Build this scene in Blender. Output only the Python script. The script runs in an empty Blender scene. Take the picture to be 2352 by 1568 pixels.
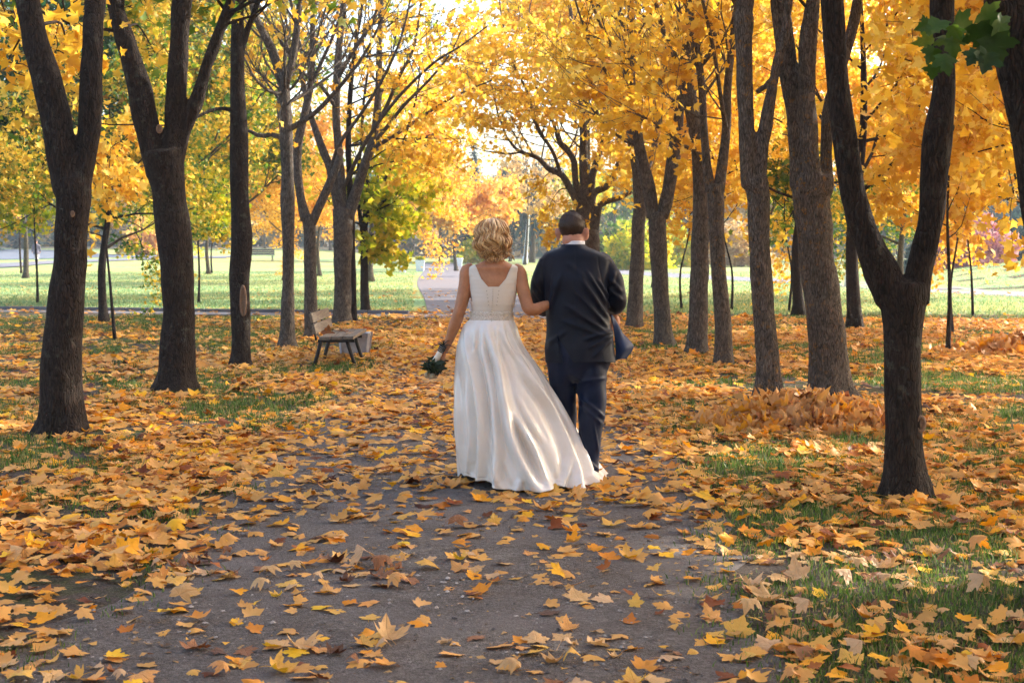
import bpy, bmesh, math, random
import numpy as np
from mathutils import Vector, Matrix
from mathutils.bvhtree import BVHTree

RN = np.random.default_rng(11)
random.seed(5)
SC = bpy.context.scene
COL = SC.collection
pi = math.pi

# ------------------------------------------------------------------ camera geometry
F = 3267.0; CX = 1176.0; CY = 784.0; HC = 1.6
TH = math.atan(224.0 / F)
_fw = np.array([0, math.cos(TH), -math.sin(TH)])
_up = np.array([0, math.sin(TH), math.cos(TH)])
_rt = np.array([1.0, 0, 0])

def ray(px, py):
    return _fw * F + _rt * (px - CX) + _up * (CY - py)

def at(px, py, Y):
    d = ray(px, py); t = Y / d[1]
    return d * t + np.array([0, 0, HC])

def gp(px, py):
    d = ray(px, py); t = -HC / d[2]
    return d * t + np.array([0, 0, HC])

def mpp(Y):
    return Y / F

# ------------------------------------------------------------------ noise helpers (numpy)
_LAT = np.random.default_rng(3).random((64, 64, 64)).astype(np.float32)

def vnoise(p):
    p = np.asarray(p, float)
    i = np.floor(p).astype(int); f = p - i
    f = f * f * (3 - 2 * f)
    out = 0
    for dx in (0, 1):
        for dy in (0, 1):
            for dz in (0, 1):
                w = (f[..., 0] if dx else 1 - f[..., 0]) * (f[..., 1] if dy else 1 - f[..., 1]) * (f[..., 2] if dz else 1 - f[..., 2])
                out = out + w * _LAT[(i[..., 0] + dx) % 64, (i[..., 1] + dy) % 64, (i[..., 2] + dz) % 64]
    return out

def n2(x, y, s, o=0.0):
    x, y = np.broadcast_arrays(np.asarray(x, float), np.asarray(y, float))
    p = np.stack([x * s + 7.3 + o, y * s + 3.1 + o * 1.7, np.full_like(x, 2.5 + o)], -1)
    return vnoise(p)

def cr(pts, n):
    """Catmull-Rom resample of rows (k, m) to n rows, spaced by length of the first three columns"""
    P = np.asarray(pts, float)
    if len(P) == 2:
        t = np.linspace(0, 1, n)[:, None]
        return P[0] * (1 - t) + P[1] * t
    L = np.r_[0, np.cumsum(np.linalg.norm(np.diff(P[:, :3], axis=0), axis=1) + 1e-6)]
    E = np.vstack([2 * P[0] - P[1], P, 2 * P[-1] - P[-2]])
    T = np.linspace(0, L[-1], n)
    idx = np.clip(np.searchsorted(L, T, side='right') - 1, 0, len(P) - 2)
    u = ((T - L[idx]) / (L[idx + 1] - L[idx]))[:, None]
    a, b, c, d = E[idx], E[idx + 1], E[idx + 2], E[idx + 3]
    return 0.5 * ((2 * b) + (-a + c) * u + (2 * a - 5 * b + 4 * c - d) * u ** 2 + (-a + 3 * b - 3 * c + d) * u ** 3)

def sm(a, b, x):
    t = np.clip((np.asarray(x, float) - a) / (b - a), 0, 1)
    return t * t * (3 - 2 * t)

# ------------------------------------------------------------------ mesh builder
class MB:
    def __init__(s):
        s.v = []; s.f = []; s.n = 0
    def add(s, verts, faces):
        verts = np.asarray(verts, float).reshape(-1, 3)
        if isinstance(faces, np.ndarray):
            s.f.append(faces + s.n)
        else:
            by = {}
            for q in faces: by.setdefault(len(q), []).append(q)
            for q in by.values(): s.f.append(np.array(q, int) + s.n)
        s.v.append(verts); s.n += len(verts)
        return s
    def arrays(s):
        return (np.concatenate(s.v) if s.v else np.zeros((0, 3))), s.f
    def mesh(s, name, origin=(0, 0, 0), smooth=True):
        V, fs = s.arrays()
        V = V - np.asarray(origin, float)
        me = bpy.data.meshes.new(name)
        me.vertices.add(len(V)); me.vertices.foreach_set('co', V.astype(np.float32).ravel())
        nl = sum(f.size for f in fs); nf = sum(len(f) for f in fs)
        me.loops.add(nl); me.polygons.add(nf)
        me.loops.foreach_set('vertex_index', np.concatenate([f.ravel() for f in fs]).astype(np.int32))
        st = []; o = 0
        for f in fs:
            k = f.shape[1]; st.append(o + np.arange(len(f)) * k); o += f.size
        me.polygons.foreach_set('loop_start', np.concatenate(st).astype(np.int32))
        me.polygons.foreach_set('use_smooth', np.full(nf, smooth, bool))
        me.update(calc_edges=True)
        me.validate()
        return me
    def build(s, name, mat, parent=None, origin=None, smooth=True):
        if origin is None:
            origin = parent['_o'] if parent is not None and '_o' in parent else (0, 0, 0)
        me = s.mesh(name, origin, smooth)
        if mat: me.materials.append(mat)
        o = bpy.data.objects.new(name, me); COL.objects.link(o)
        if parent is not None:
            o.parent = parent
            o['_o'] = [float(c) for c in origin]
        else:
            o.location = origin; o['_o'] = [float(c) for c in origin]
        return o

def tag(o, label=None, cat=None, group=None, kind=None):
    if label: o['label'] = label
    if cat: o['category'] = cat
    if group: o['group'] = group
    if kind: o['kind'] = kind
    return o

def thing(name, loc, label, cat, group=None):
    o = bpy.data.objects.new(name, None); COL.objects.link(o)
    o.location = [float(c) for c in loc]; o['_o'] = [float(c) for c in loc]
    o.empty_display_size = 0.2
    return tag(o, label, cat, group)

def link_copy(o, parent=None):
    c = o.copy(); COL.objects.link(c)
    if parent is not None: c.parent = parent
    return c

def grid_faces(r, k, closed=True):
    a = np.arange(r - 1)[:, None] * k; b = np.arange(k if closed else k - 1)[None, :]
    i = a + b; j = a + (b + 1) % k
    return np.stack([i, j, j + k, i + k], -1).reshape(-1, 4)

def tube(mb, P, rad, k=8, caps=True, lump=0.0, lseed=0.0, flare=None):
    P = np.asarray(P, float); n = len(P); rad = np.broadcast_to(np.asarray(rad, float), (n,))
    T = np.gradient(P, axis=0); T /= np.linalg.norm(T, axis=1)[:, None] + 1e-12
    ref = np.array([0.13, 1.0, 0.07]) if abs(T[0, 1]) < 0.8 else np.array([1.0, 0.1, 0.0])
    A = np.zeros((n, 3)); B = np.zeros((n, 3))
    a = ref - T[0] * ref.dot(T[0]); a /= np.linalg.norm(a)
    for i in range(n):
        a = a - T[i] * a.dot(T[i]); a /= np.linalg.norm(a) + 1e-12
        A[i] = a; B[i] = np.cross(T[i], a)
    ph = np.linspace(0, 2 * pi, k, endpoint=False)
    C = np.cos(ph)[None, :, None] * A[:, None] + np.sin(ph)[None, :, None] * B[:, None]
    R = np.repeat(rad[:, None], k, 1)
    if lump:
        q = P[:, None] + C * R[..., None]
        R = R * (1 + lump * (vnoise(q * 3.1 + lseed) - .5) * 2 + lump * .7 * (vnoise(q * [9, 9, 3.5] + lseed) - .5) * 2)
    if flare is not None:
        R = R * flare(P[:, None, 2], ph[None, :])
    V = P[:, None] + C * R[..., None]
    fs = grid_faces(n, k)
    V = V.reshape(-1, 3)
    if caps:
        V = np.vstack([V, P[0] - T[0] * rad[0] * .3, P[-1] + T[-1] * rad[-1] * .3])
        b = np.arange(k); nb = (b + 1) % k
        c0 = np.stack([nb, b, np.full(k, n * k)], -1)
        c1 = np.stack([b + (n - 1) * k, nb + (n - 1) * k, np.full(k, n * k + 1)], -1)
        base = mb.n
        mb.v.append(V); mb.n += len(V)
        mb.f += [fs + base, c0 + base, c1 + base]
    else:
        mb.add(V, fs)

def loft(mb, rings, rows, k, cap=True, disp=None):
    """rings: rows of (x, y, z, rx, ry[, power]); disp(phi, t, V)->V"""
    Rg = np.asarray(rings, float)
    if Rg.shape[1] == 5: Rg = np.c_[Rg, np.full(len(Rg), 2.0)]
    G = cr(Rg, rows) if rows != len(Rg) else Rg
    ph = np.linspace(0, 2 * pi, k, endpoint=False)
    c, s_ = np.cos(ph), np.sin(ph)
    e = 2.0 / G[:, 5:6]
    ux = np.sign(c) * np.abs(c) ** e; uy = np.sign(s_) * np.abs(s_) ** e
    V = np.stack([G[:, 0:1] + G[:, 3:4] * ux, G[:, 1:2] + G[:, 4:5] * uy, np.repeat(G[:, 2:3], k, 1)], -1)
    if disp is not None:
        V = disp(ph[None, :], np.linspace(0, 1, rows)[:, None], V)
    fs = grid_faces(rows, k)
    V = V.reshape(-1, 3)
    if cap:
        V = np.vstack([V, G[0, :3], G[-1, :3]])
        b = np.arange(k); nb = (b + 1) % k
        c0 = np.stack([nb, b, np.full(k, rows * k)], -1)
        c1 = np.stack([b + (rows - 1) * k, nb + (rows - 1) * k, np.full(k, rows * k + 1)], -1)
        base = mb.n; mb.v.append(V); mb.n += len(V)
        mb.f += [fs + base, c0 + base, c1 + base]
    else:
        mb.add(V, fs)

def ellipsoid(mb, c, r, rot=None, nu=20, nv=12):
    th = np.linspace(0.02, pi - .02, nv); ph = np.linspace(0, 2 * pi, nu, endpoint=False)
    D = np.stack([np.sin(th)[:, None] * np.cos(ph), np.sin(th)[:, None] * np.sin(ph), np.repeat(np.cos(th)[:, None], nu, 1)], -1)
    V = D * np.asarray(r, float)
    if rot is not None: V = V @ np.asarray(rot).T
    V = V + np.asarray(c, float)
    fs = grid_faces(nv, nu)[:, ::-1]
    base = mb.n; V = V.reshape(-1, 3)
    mb.v.append(V); mb.n += len(V); mb.f.append(fs + base)
    mb.f.append(np.arange(nu)[None, :] + base)
    mb.f.append((np.arange(nu)[::-1] + (nv - 1) * nu)[None, :] + base)

def box(mb, c, h, rot=None, bev=0.0):
    """bevelled box; c centre, h half sizes"""
    h = np.asarray(h, float); b = min(bev, h.min() * .9)
    bm = bmesh.new(); bmesh.ops.create_cube(bm, size=2.0)
    for v in bm.verts: v.co = Vector((v.co.x * h[0], v.co.y * h[1], v.co.z * h[2]))
    if b > 0: bmesh.ops.bevel(bm, geom=bm.edges[:], offset=b, segments=2, affect='EDGES', profile=.7)
    bm.verts.ensure_lookup_table(); bm.verts.index_update()
    V = np.array([v.co[:] for v in bm.verts])
    fs = [[v.index for v in f.verts] for f in bm.faces]
    bm.free()
    if rot is not None: V = V @ np.asarray(rot).T
    mb.add(V + np.asarray(c, float), fs)

def rotz(a):
    c, s_ = math.cos(a), math.sin(a)
    return np.array([[c, -s_, 0], [s_, c, 0], [0, 0, 1.0]])

def rotfrom(z, x=None):
    z = np.asarray(z, float); z = z / np.linalg.norm(z)
    x = np.array([1.0, 0, 0]) if x is None else np.asarray(x, float)
    x = x - z * x.dot(z)
    if np.linalg.norm(x) < 1e-6: x = np.array([0, 1.0, 0]) - z * z[1]
    x /= np.linalg.norm(x); y = np.cross(z, x)
    return np.stack([x, y, z], 1)

def remesh(mb, voxel, smooth=4, factor=.5):
    """fuse the closed pieces of a builder into one continuous surface"""
    me = mb.mesh('tmp'); o = bpy.data.objects.new('tmp', me); COL.objects.link(o)
    m = o.modifiers.new('r', 'REMESH'); m.mode = 'VOXEL'; m.voxel_size = voxel; m.use_smooth_shade = True
    if smooth:
        s_ = o.modifiers.new('s', 'SMOOTH'); s_.iterations = smooth; s_.factor = factor
    dg = bpy.context.evaluated_depsgraph_get(); dg.update()
    m2 = bpy.data.meshes.new_from_object(o.evaluated_get(dg))
    V = np.empty(len(m2.vertices) * 3, np.float32); m2.vertices.foreach_get('co', V)
    L = np.empty(len(m2.loops), np.int32); m2.loops.foreach_get('vertex_index', L)
    S = np.empty(len(m2.polygons), np.int32); m2.polygons.foreach_get('loop_start', S)
    N = np.empty(len(m2.vertices) * 3, np.float32); m2.vertices.foreach_get('normal', N)
    S = np.r_[S, len(L)]; sz = np.diff(S)
    out = MB(); out.v = [V.reshape(-1, 3).astype(float)]; out.n = len(m2.vertices)
    for k in (3, 4):
        w = np.where(sz == k)[0]
        if len(w): out.f.append(L[S[w][:, None] + np.arange(k)].astype(int))
    out.normals = N.reshape(-1, 3).astype(float)
    bpy.data.objects.remove(o); bpy.data.meshes.remove(me); bpy.data.meshes.remove(m2)
    return out

# ------------------------------------------------------------------ materials
def lin(h):
    h = h.lstrip('#'); c = [int(h[i:i + 2], 16) / 255 for i in (0, 2, 4)]
    return [x / 12.92 if x <= .04045 else ((x + .055) / 1.055) ** 2.4 for x in c] + [1]

class G:
    """tiny node-graph helper"""
    def __init__(s, name):
        s.m = bpy.data.materials.new(name); s.m.use_nodes = True
        s.t = s.m.node_tree; s.t.nodes.clear()
        s.out = s.t.nodes.new('ShaderNodeOutputMaterial')
    def n(s, typ, ins=None, **props):
        nd = s.t.nodes.new('ShaderNode' + typ)
        for k, v in props.items(): setattr(nd, k, v)
        for k, v in (ins or {}).items():
            if isinstance(v, bpy.types.NodeSocket): s.t.links.new(v, nd.inputs[k])
            else: nd.inputs[k].default_value = v
        return nd
    def ramp(s, fac, stops, interp='LINEAR'):
        nd = s.t.nodes.new('ShaderNodeValToRGB'); cr_ = nd.color_ramp; cr_.interpolation = interp
        while len(cr_.elements) < len(stops): cr_.elements.new(.5)
        for e, (p, c) in zip(cr_.elements, stops):
            e.position = p; e.color = c if len(c) == 4 else list(c) + [1]
        s.t.links.new(fac, nd.inputs['Fac'])
        return nd.outputs['Color']
    def math(s, op, a, b=0.0, clamp=False):
        nd = s.n('Math', operation=op, use_clamp=clamp)
        for i, v in enumerate((a, b)):
            if isinstance(v, bpy.types.NodeSocket): s.t.links.new(v, nd.inputs[i])
            else: nd.inputs[i].default_value = v
        return nd.outputs[0]
    def mix(s, fac, a, b, mode='MIX'):
        nd = s.n('Mix', data_type='RGBA', blend_type=mode)
        for i, v in ((0, fac), (6, a), (7, b)):
            if isinstance(v, bpy.types.NodeSocket): s.t.links.new(v, nd.inputs[i])
            else: nd.inputs[i].default_value = v
        return nd.outputs[2]
    def noise(s, vec, scale, detail=3, rough=.55, dist=0.0):
        return s.n('TexNoise', {'Vector': vec, 'Scale': scale, 'Detail': detail, 'Roughness': rough, 'Distortion': dist}).outputs['Fac']
    def obj(s):
        return s.n('TexCoord').outputs['Object']
    def mapping(s, vec, scale=(1, 1, 1), loc=(0, 0, 0)):
        return s.n('Mapping', {'Vector': vec, 'Scale': scale, 'Location': loc}).outputs[0]
    def bump(s, h, strength=.4, dist=.02):
        return s.n('Bump', {'Height': h, 'Strength': strength, 'Distance': dist}).outputs[0]
    def bsdf(s, col, rough=.6, normal=None, **kw):
        ins = {'Base Color': col, 'Roughness': rough}
        if normal is not None: ins['Normal'] = normal
        ins.update(kw)
        return s.n('BsdfPrincipled', ins)
    def done(s, sh):
        s.t.links.new(sh.outputs[0] if hasattr(sh, 'outputs') else sh, s.out.inputs['Surface'])
        return s.m

def plain(name, col, rough=.6, nscale=30, var=.25, bump=.2, **kw):
    g = G(name); o = g.obj()
    nz = g.noise(o, nscale, 4)
    c = lin(col) if isinstance(col, str) else list(col) + [1]
    lo = [x * (1 - var) for x in c[:3]] + [1]; hi = [min(1, x * (1 + var)) for x in c[:3]] + [1]
    cc = g.ramp(nz, [(.3, lo), (.7, hi)])
    return g.done(g.bsdf(cc, rough, g.bump(nz, bump, .004), **kw))

def leaf_mat(name, stops, nscale=.5, nw=.9, trans=.5, rough=.55, back=None, spec=.3, spots=True):
    g = G(name); o = g.obj()
    geo = g.n('NewGeometry')
    r = geo.outputs['Random Per Island']
    nz = g.noise(o, nscale, 2)
    f = g.math('ADD', r, g.math('MULTIPLY', g.math('SUBTRACT', nz, .5), nw * 2), True)
    c = g.ramp(f, stops)
    if spots:
        fine = g.noise(o, 22, 3, .6)
        c = g.mix(g.math('MULTIPLY', g.ramp(fine, [(.55, (0, 0, 0)), (.8, (1, 1, 1))]), .45), c, [x * .55 for x in stops[0][1][:3]] + [1])
    if back is not None:
        c = g.mix(g.math('MULTIPLY', geo.outputs['Backfacing'], .75), c, back)
    p = g.bsdf(c, rough, **{'Specular IOR Level': spec})
    tc = g.mix(.35, c, c, 'MULTIPLY')
    t = g.n('BsdfTranslucent', {'Color': c})
    mx = g.n('MixShader', {0: trans})
    g.t.links.new(p.outputs[0], mx.inputs[1]); g.t.links.new(t.outputs[0], mx.inputs[2])
    return g.done(mx)

def bark_mat(name, dark, light, lichen=None, lich=.0, ridge=34):
    g = G(name); o = g.obj()
    rnd = g.n('ObjectInfo').outputs['Random']
    mv = g.n('VectorMath', {0: o}, operation='ADD'); cmb = g.n('CombineXYZ', {'X': g.math('MULTIPLY', rnd, 7.0), 'Z': g.math('MULTIPLY', rnd, 13.0)})
    g.t.links.new(cmb.outputs[0], mv.inputs[1]); v = mv.outputs[0]
    wob = g.n('TexNoise', {'Vector': v, 'Scale': 6.0, 'Detail': 3.0}).outputs['Color']
    v2 = g.n('VectorMath', {0: v, 1: g.n('VectorMath', {0: wob, 'Scale': .06}, operation='SCALE').outputs[0]}, operation='ADD').outputs[0]
    vo = g.n('TexVoronoi', {'Vector': g.mapping(v2, (1, 1, .16)), 'Scale': ridge * 1.5}, feature='DISTANCE_TO_EDGE').outputs['Distance']
    crack = g.ramp(vo, [(.0, (0, 0, 0)), (.16, (1, 1, 1))])
    a = g.noise(g.mapping(v2, (1, 1, .16)), ridge * 2.6, 5, .7, .4)
    b = g.noise(g.mapping(v, (1, 1, .6)), 16, 5, .65)
    fac = g.math('ADD', g.math('MULTIPLY', a, .65), g.math('MULTIPLY', b, .4))
    c = g.ramp(fac, [(.36, lin(dark)), (.55, lin(light)), (.74, [x * 1.7 for x in lin(light)[:3]] + [1])])
    c = g.mix(g.math('MULTIPLY', g.math('SUBTRACT', 1.0, crack), .6), c, [x * .5 for x in lin(dark)[:3]] + [1])
    gr = g.ramp(g.noise(v, 9, 7, .75), [(.55, (0, 0, 0)), (.66, (1, 1, 1))])
    gp_ = g.ramp(g.noise(v, 1.6, 3), [(.42, (0, 0, 0)), (.62, (1, 1, 1))])
    c = g.mix(g.math('MULTIPLY', g.math('MULTIPLY', gr, gp_), .5), c, lin('#6c6e62'))
    if lichen:
        lm = g.ramp(g.noise(v, 11, 8, .8), [(.55, (0, 0, 0)), (.62, (1, 1, 1))])
        lp = g.ramp(g.noise(v, 1.1, 3), [(.42, (0, 0, 0)), (.58, (1, 1, 1))])
        c = g.mix(g.math('MULTIPLY', g.math('MULTIPLY', lm, lp), lich), c, lin(lichen))
    h = g.math('ADD', g.math('MULTIPLY', crack, .7), g.math('MULTIPLY', fac, .8))
    return g.done(g.bsdf(c, .92, g.bump(h, .9, .02), **{'Specular IOR Level': .2}))
# ------------------------------------------------------------------ leaves
_h = [(0, 0), (.16, -.07), (.31, -.05), (.48, -.03), (.40, .08), (.41, .15), (.56, .22), (.71, .43), (.55, .44), (.50, .52),
      (.34, .47), (.28, .52), (.35, .67), (.20, .72), (.12, .86), (0, 1.0)]
HI = np.array(_h + [(-x, y) for x, y in _h[-2:0:-1]])
_m = [(0, 0), (.45, -.04), (.38, .13), (.69, .43), (.31, .47), (.31, .68), (0, 1.0)]
MID = np.array(_m + [(-x, y) for x, y in _m[-2:0:-1]])
LOW = np.array([(0, 0), (.45, 0), (.33, .17), (.66, .45), (.27, .5), (0, 1), (-.27, .5), (-.66, .45), (-.33, .17), (-.45, 0)], float)
LOWF = np.array([(0, 1, 2), (0, 2, 8), (0, 8, 9), (2, 3, 4), (8, 6, 7), (2, 4, 6), (2, 6, 8), (4, 5, 6)])
FAR = np.array([(0, 0), (.5, .3), (.2, .5), (.15, .95), (-.25, .6), (-.55, .35)], float)
FARF = np.array([(0, 1, 2), (0, 2, 4), (2, 3, 4), (0, 4, 5)])

def fan(T, ring):
    """outline -> (verts, tris); ring adds a middle ring so that the blade can curl"""
    m = len(T); c = np.array([0, .3]); i = np.arange(m); j = (i + 1) % m
    if ring:
        V = np.vstack([T, c + (T - c) * .52, c])
        f = np.vstack([np.stack([i, j, j + m], -1), np.stack([i, j + m, i + m], -1), np.stack([i + m, j + m, np.full(m, 2 * m)], -1)])
    else:
        V = np.vstack([T, c]); f = np.stack([i, j, np.full(m, m)], -1)
    return V, f

HIV, HIF = fan(HI, True)
MIV, MIF = fan(MID, False)

def leaf_cloud(mb, P, N, size, T, Fc, rng, fold=.25, curl=.3, wav=0.0, spin=None):
    """one leaf per point: blade along a random direction in the plane with normal N"""
    n = len(P)
    if n == 0: return
    size = np.broadcast_to(size, (n,))
    N = N / (np.linalg.norm(N, axis=1)[:, None] + 1e-9)
    A = rng.normal(size=(n, 3)) if spin is None else spin
    A = A - N * (A * N).sum(1)[:, None]; A /= np.linalg.norm(A, axis=1)[:, None] + 1e-9
    B = np.cross(N, A)
    x = T[:, 0][None] * rng.uniform(.85, 1.1, (n, 1)); y = (T[:, 1] - .35)[None] * np.ones((n, 1))
    fo = rng.normal(0, fold, (n, 1)); cu = rng.normal(0, curl, (n, 1)); tw = rng.normal(0, curl, (n, 1))
    z = np.abs(x) * fo + cu * y * y + tw * x * y + cu * .8 * x * x
    if wav:
        z = z + wav * np.sin(x * 9 + rng.uniform(0, 6, (n, 1))) * np.cos(y * 8 + rng.uniform(0, 6, (n, 1)))
    V = P[:, None] + (B[:, None] * x[..., None] + A[:, None] * y[..., None] + N[:, None] * z[..., None]) * size[:, None, None]
    m = T.shape[0]
    fs = (Fc[None] + (np.arange(n) * m)[:, None, None]).reshape(-1, Fc.shape[1])
    mb.add(V.reshape(-1, 3), fs)

# ------------------------------------------------------------------ tree growth
def grow(tb, tw, p, d, r, L, lvl, rng, up=.12, wob=.22, spread=(.6, 1.1), nch=(3, 5), k=5):
    n = 6 if lvl > 0 else 5
    P = [np.asarray(p, float)]; d = np.asarray(d, float) / np.linalg.norm(d)
    for i in range(n):
        d = d + rng.normal(0, wob, 3) * (.7 if lvl else 1) + np.array([0, 0, up]); d /= np.linalg.norm(d)
        P.append(P[-1] + d * L / n)
    P = np.array(P); rad = np.linspace(r, r * .42, n + 1)
    tb.append((P, rad, k if r > .02 else 4))
    if lvl == 0 or r < .006:
        tw.append(P[1:]); return
    if lvl == 1: tw.append(P[3:])
    for j in range(rng.integers(nch[0], nch[1] + 1)):
        f = rng.uniform(.3, 1.0); i = min(int(f * n), n - 1); q = P[i] + (P[i + 1] - P[i]) * (f * n - i)
        t = P[i + 1] - P[i]; t /= np.linalg.norm(t)
        a = np.cross(t, rng.normal(size=3)); a /= np.linalg.norm(a) + 1e-9
        ang = rng.uniform(*spread)
        grow(tb, tw, q, t * math.cos(ang) + a * math.sin(ang), rad[i] * rng.uniform(.45, .65), L * rng.uniform(.5, .75), lvl - 1, rng, up, wob, spread, nch, k)

def foliage(mb, tw, n, size, T, Fc, rng, spread=.16, droop=.08, keep=None):
    if n <= 0 or not tw: return
    Q = np.concatenate(tw)
    P = Q[rng.integers(0, len(Q), n)] + rng.normal(0, spread, (n, 3)) * [1, 1, .75] - np.array([0, 0, droop])
    if keep is not None: P = P[keep(P)]
    N = rng.normal(size=(len(P), 3)); N[:, 2] += .35
    leaf_cloud(mb, P, N, size * rng.uniform(.6, 1.15, len(P)), T, Fc, rng)

# leaf colours (real pigment colours)
YEL = [(0, lin('#d69e2a')), (.3, lin('#e8b932')), (.65, lin('#f1ca42')), (1, lin('#f5d968'))]
GOLD = [(0, lin('#cc8e2a')), (.35, lin('#e3ab36')), (.7, lin('#eebd44')), (1, lin('#f3cf66'))]
MIXD = [(0, lin('#45681c')), (.3, lin('#6f8a26')), (.5, lin('#b0a02c')), (.72, lin('#e0b432')), (1, lin('#eec64a'))]
GRN = [(0, lin('#2c5020')), (.45, lin('#4c7426')), (.8, lin('#7c942c')), (1, lin('#c9ae34'))]
DGR = [(0, lin('#16381c')), (.6, lin('#28562c')), (.9, lin('#4a6e28')), (1, lin('#a8761c'))]
LIME = [(0, lin('#8aa01c')), (.35, lin('#b4bc28')), (.65, lin('#d8c82c')), (1, lin('#eccf38'))]
ORG = [(0, lin('#c98a34')), (.5, lin('#e2ac4c')), (1, lin('#efd07c'))]
PALE = [(0, lin('#a98450')), (.5, lin('#c7a264')), (1, lin('#d9bf8c'))]
BLUE = [(0, lin('#142a2c')), (.6, lin('#26464a')), (1, lin('#48685c'))]
PINK = [(0, lin('#9a5866')), (.5, lin('#bc7c86')), (1, lin('#d6a49e'))]
M = {}
for nm, st, a, w, t in (('yellow', YEL, .35, .5, .55), ('gold', GOLD, .35, .5, .55), ('mixed', MIXD, .55, 1.1, .5), ('green', GRN, .5, .8, .45),
                        ('dark_green', DGR, .5, .5, .3), ('lime', LIME, .6, .9, .55), ('orange', ORG, .3, .5, .5), ('pale', PALE, .3, .4, .45),
                        ('blue_green', BLUE, .3, .4, .2), ('pink', PINK, .5, .5, .35)):
    M[nm] = leaf_mat('leaf_' + nm, st, a, w, t, spots=nm in ('yellow', 'gold', 'mixed', 'green'))
M['bark'] = bark_mat('bark_dark', '#130e0b', '#382d25')
M['bark_lichen'] = bark_mat('bark_lichen', '#241e19', '#6c6156', '#9a6a1c', .8, 38)
M['bark_grey'] = bark_mat('bark_grey', '#27221d', '#6b6157')
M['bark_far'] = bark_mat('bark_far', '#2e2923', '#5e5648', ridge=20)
M['cut'] = plain('cut_wood', '#7c624c', .8, 60, .3)

def flare_fn(seed, amt=.38, hgt=.13):
    def f(z, ph):
        e = np.exp(-np.clip(z, 0, 9) / hgt)
        return 1 + amt * e * (1 + .55 * np.sin(ph * 3 + seed) + .4 * np.sin(ph * 5 + seed * 2.1))
    return f

ROW = []   # (x, y, radius) of every trunk that stands in the leaves, kept free of litter

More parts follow.
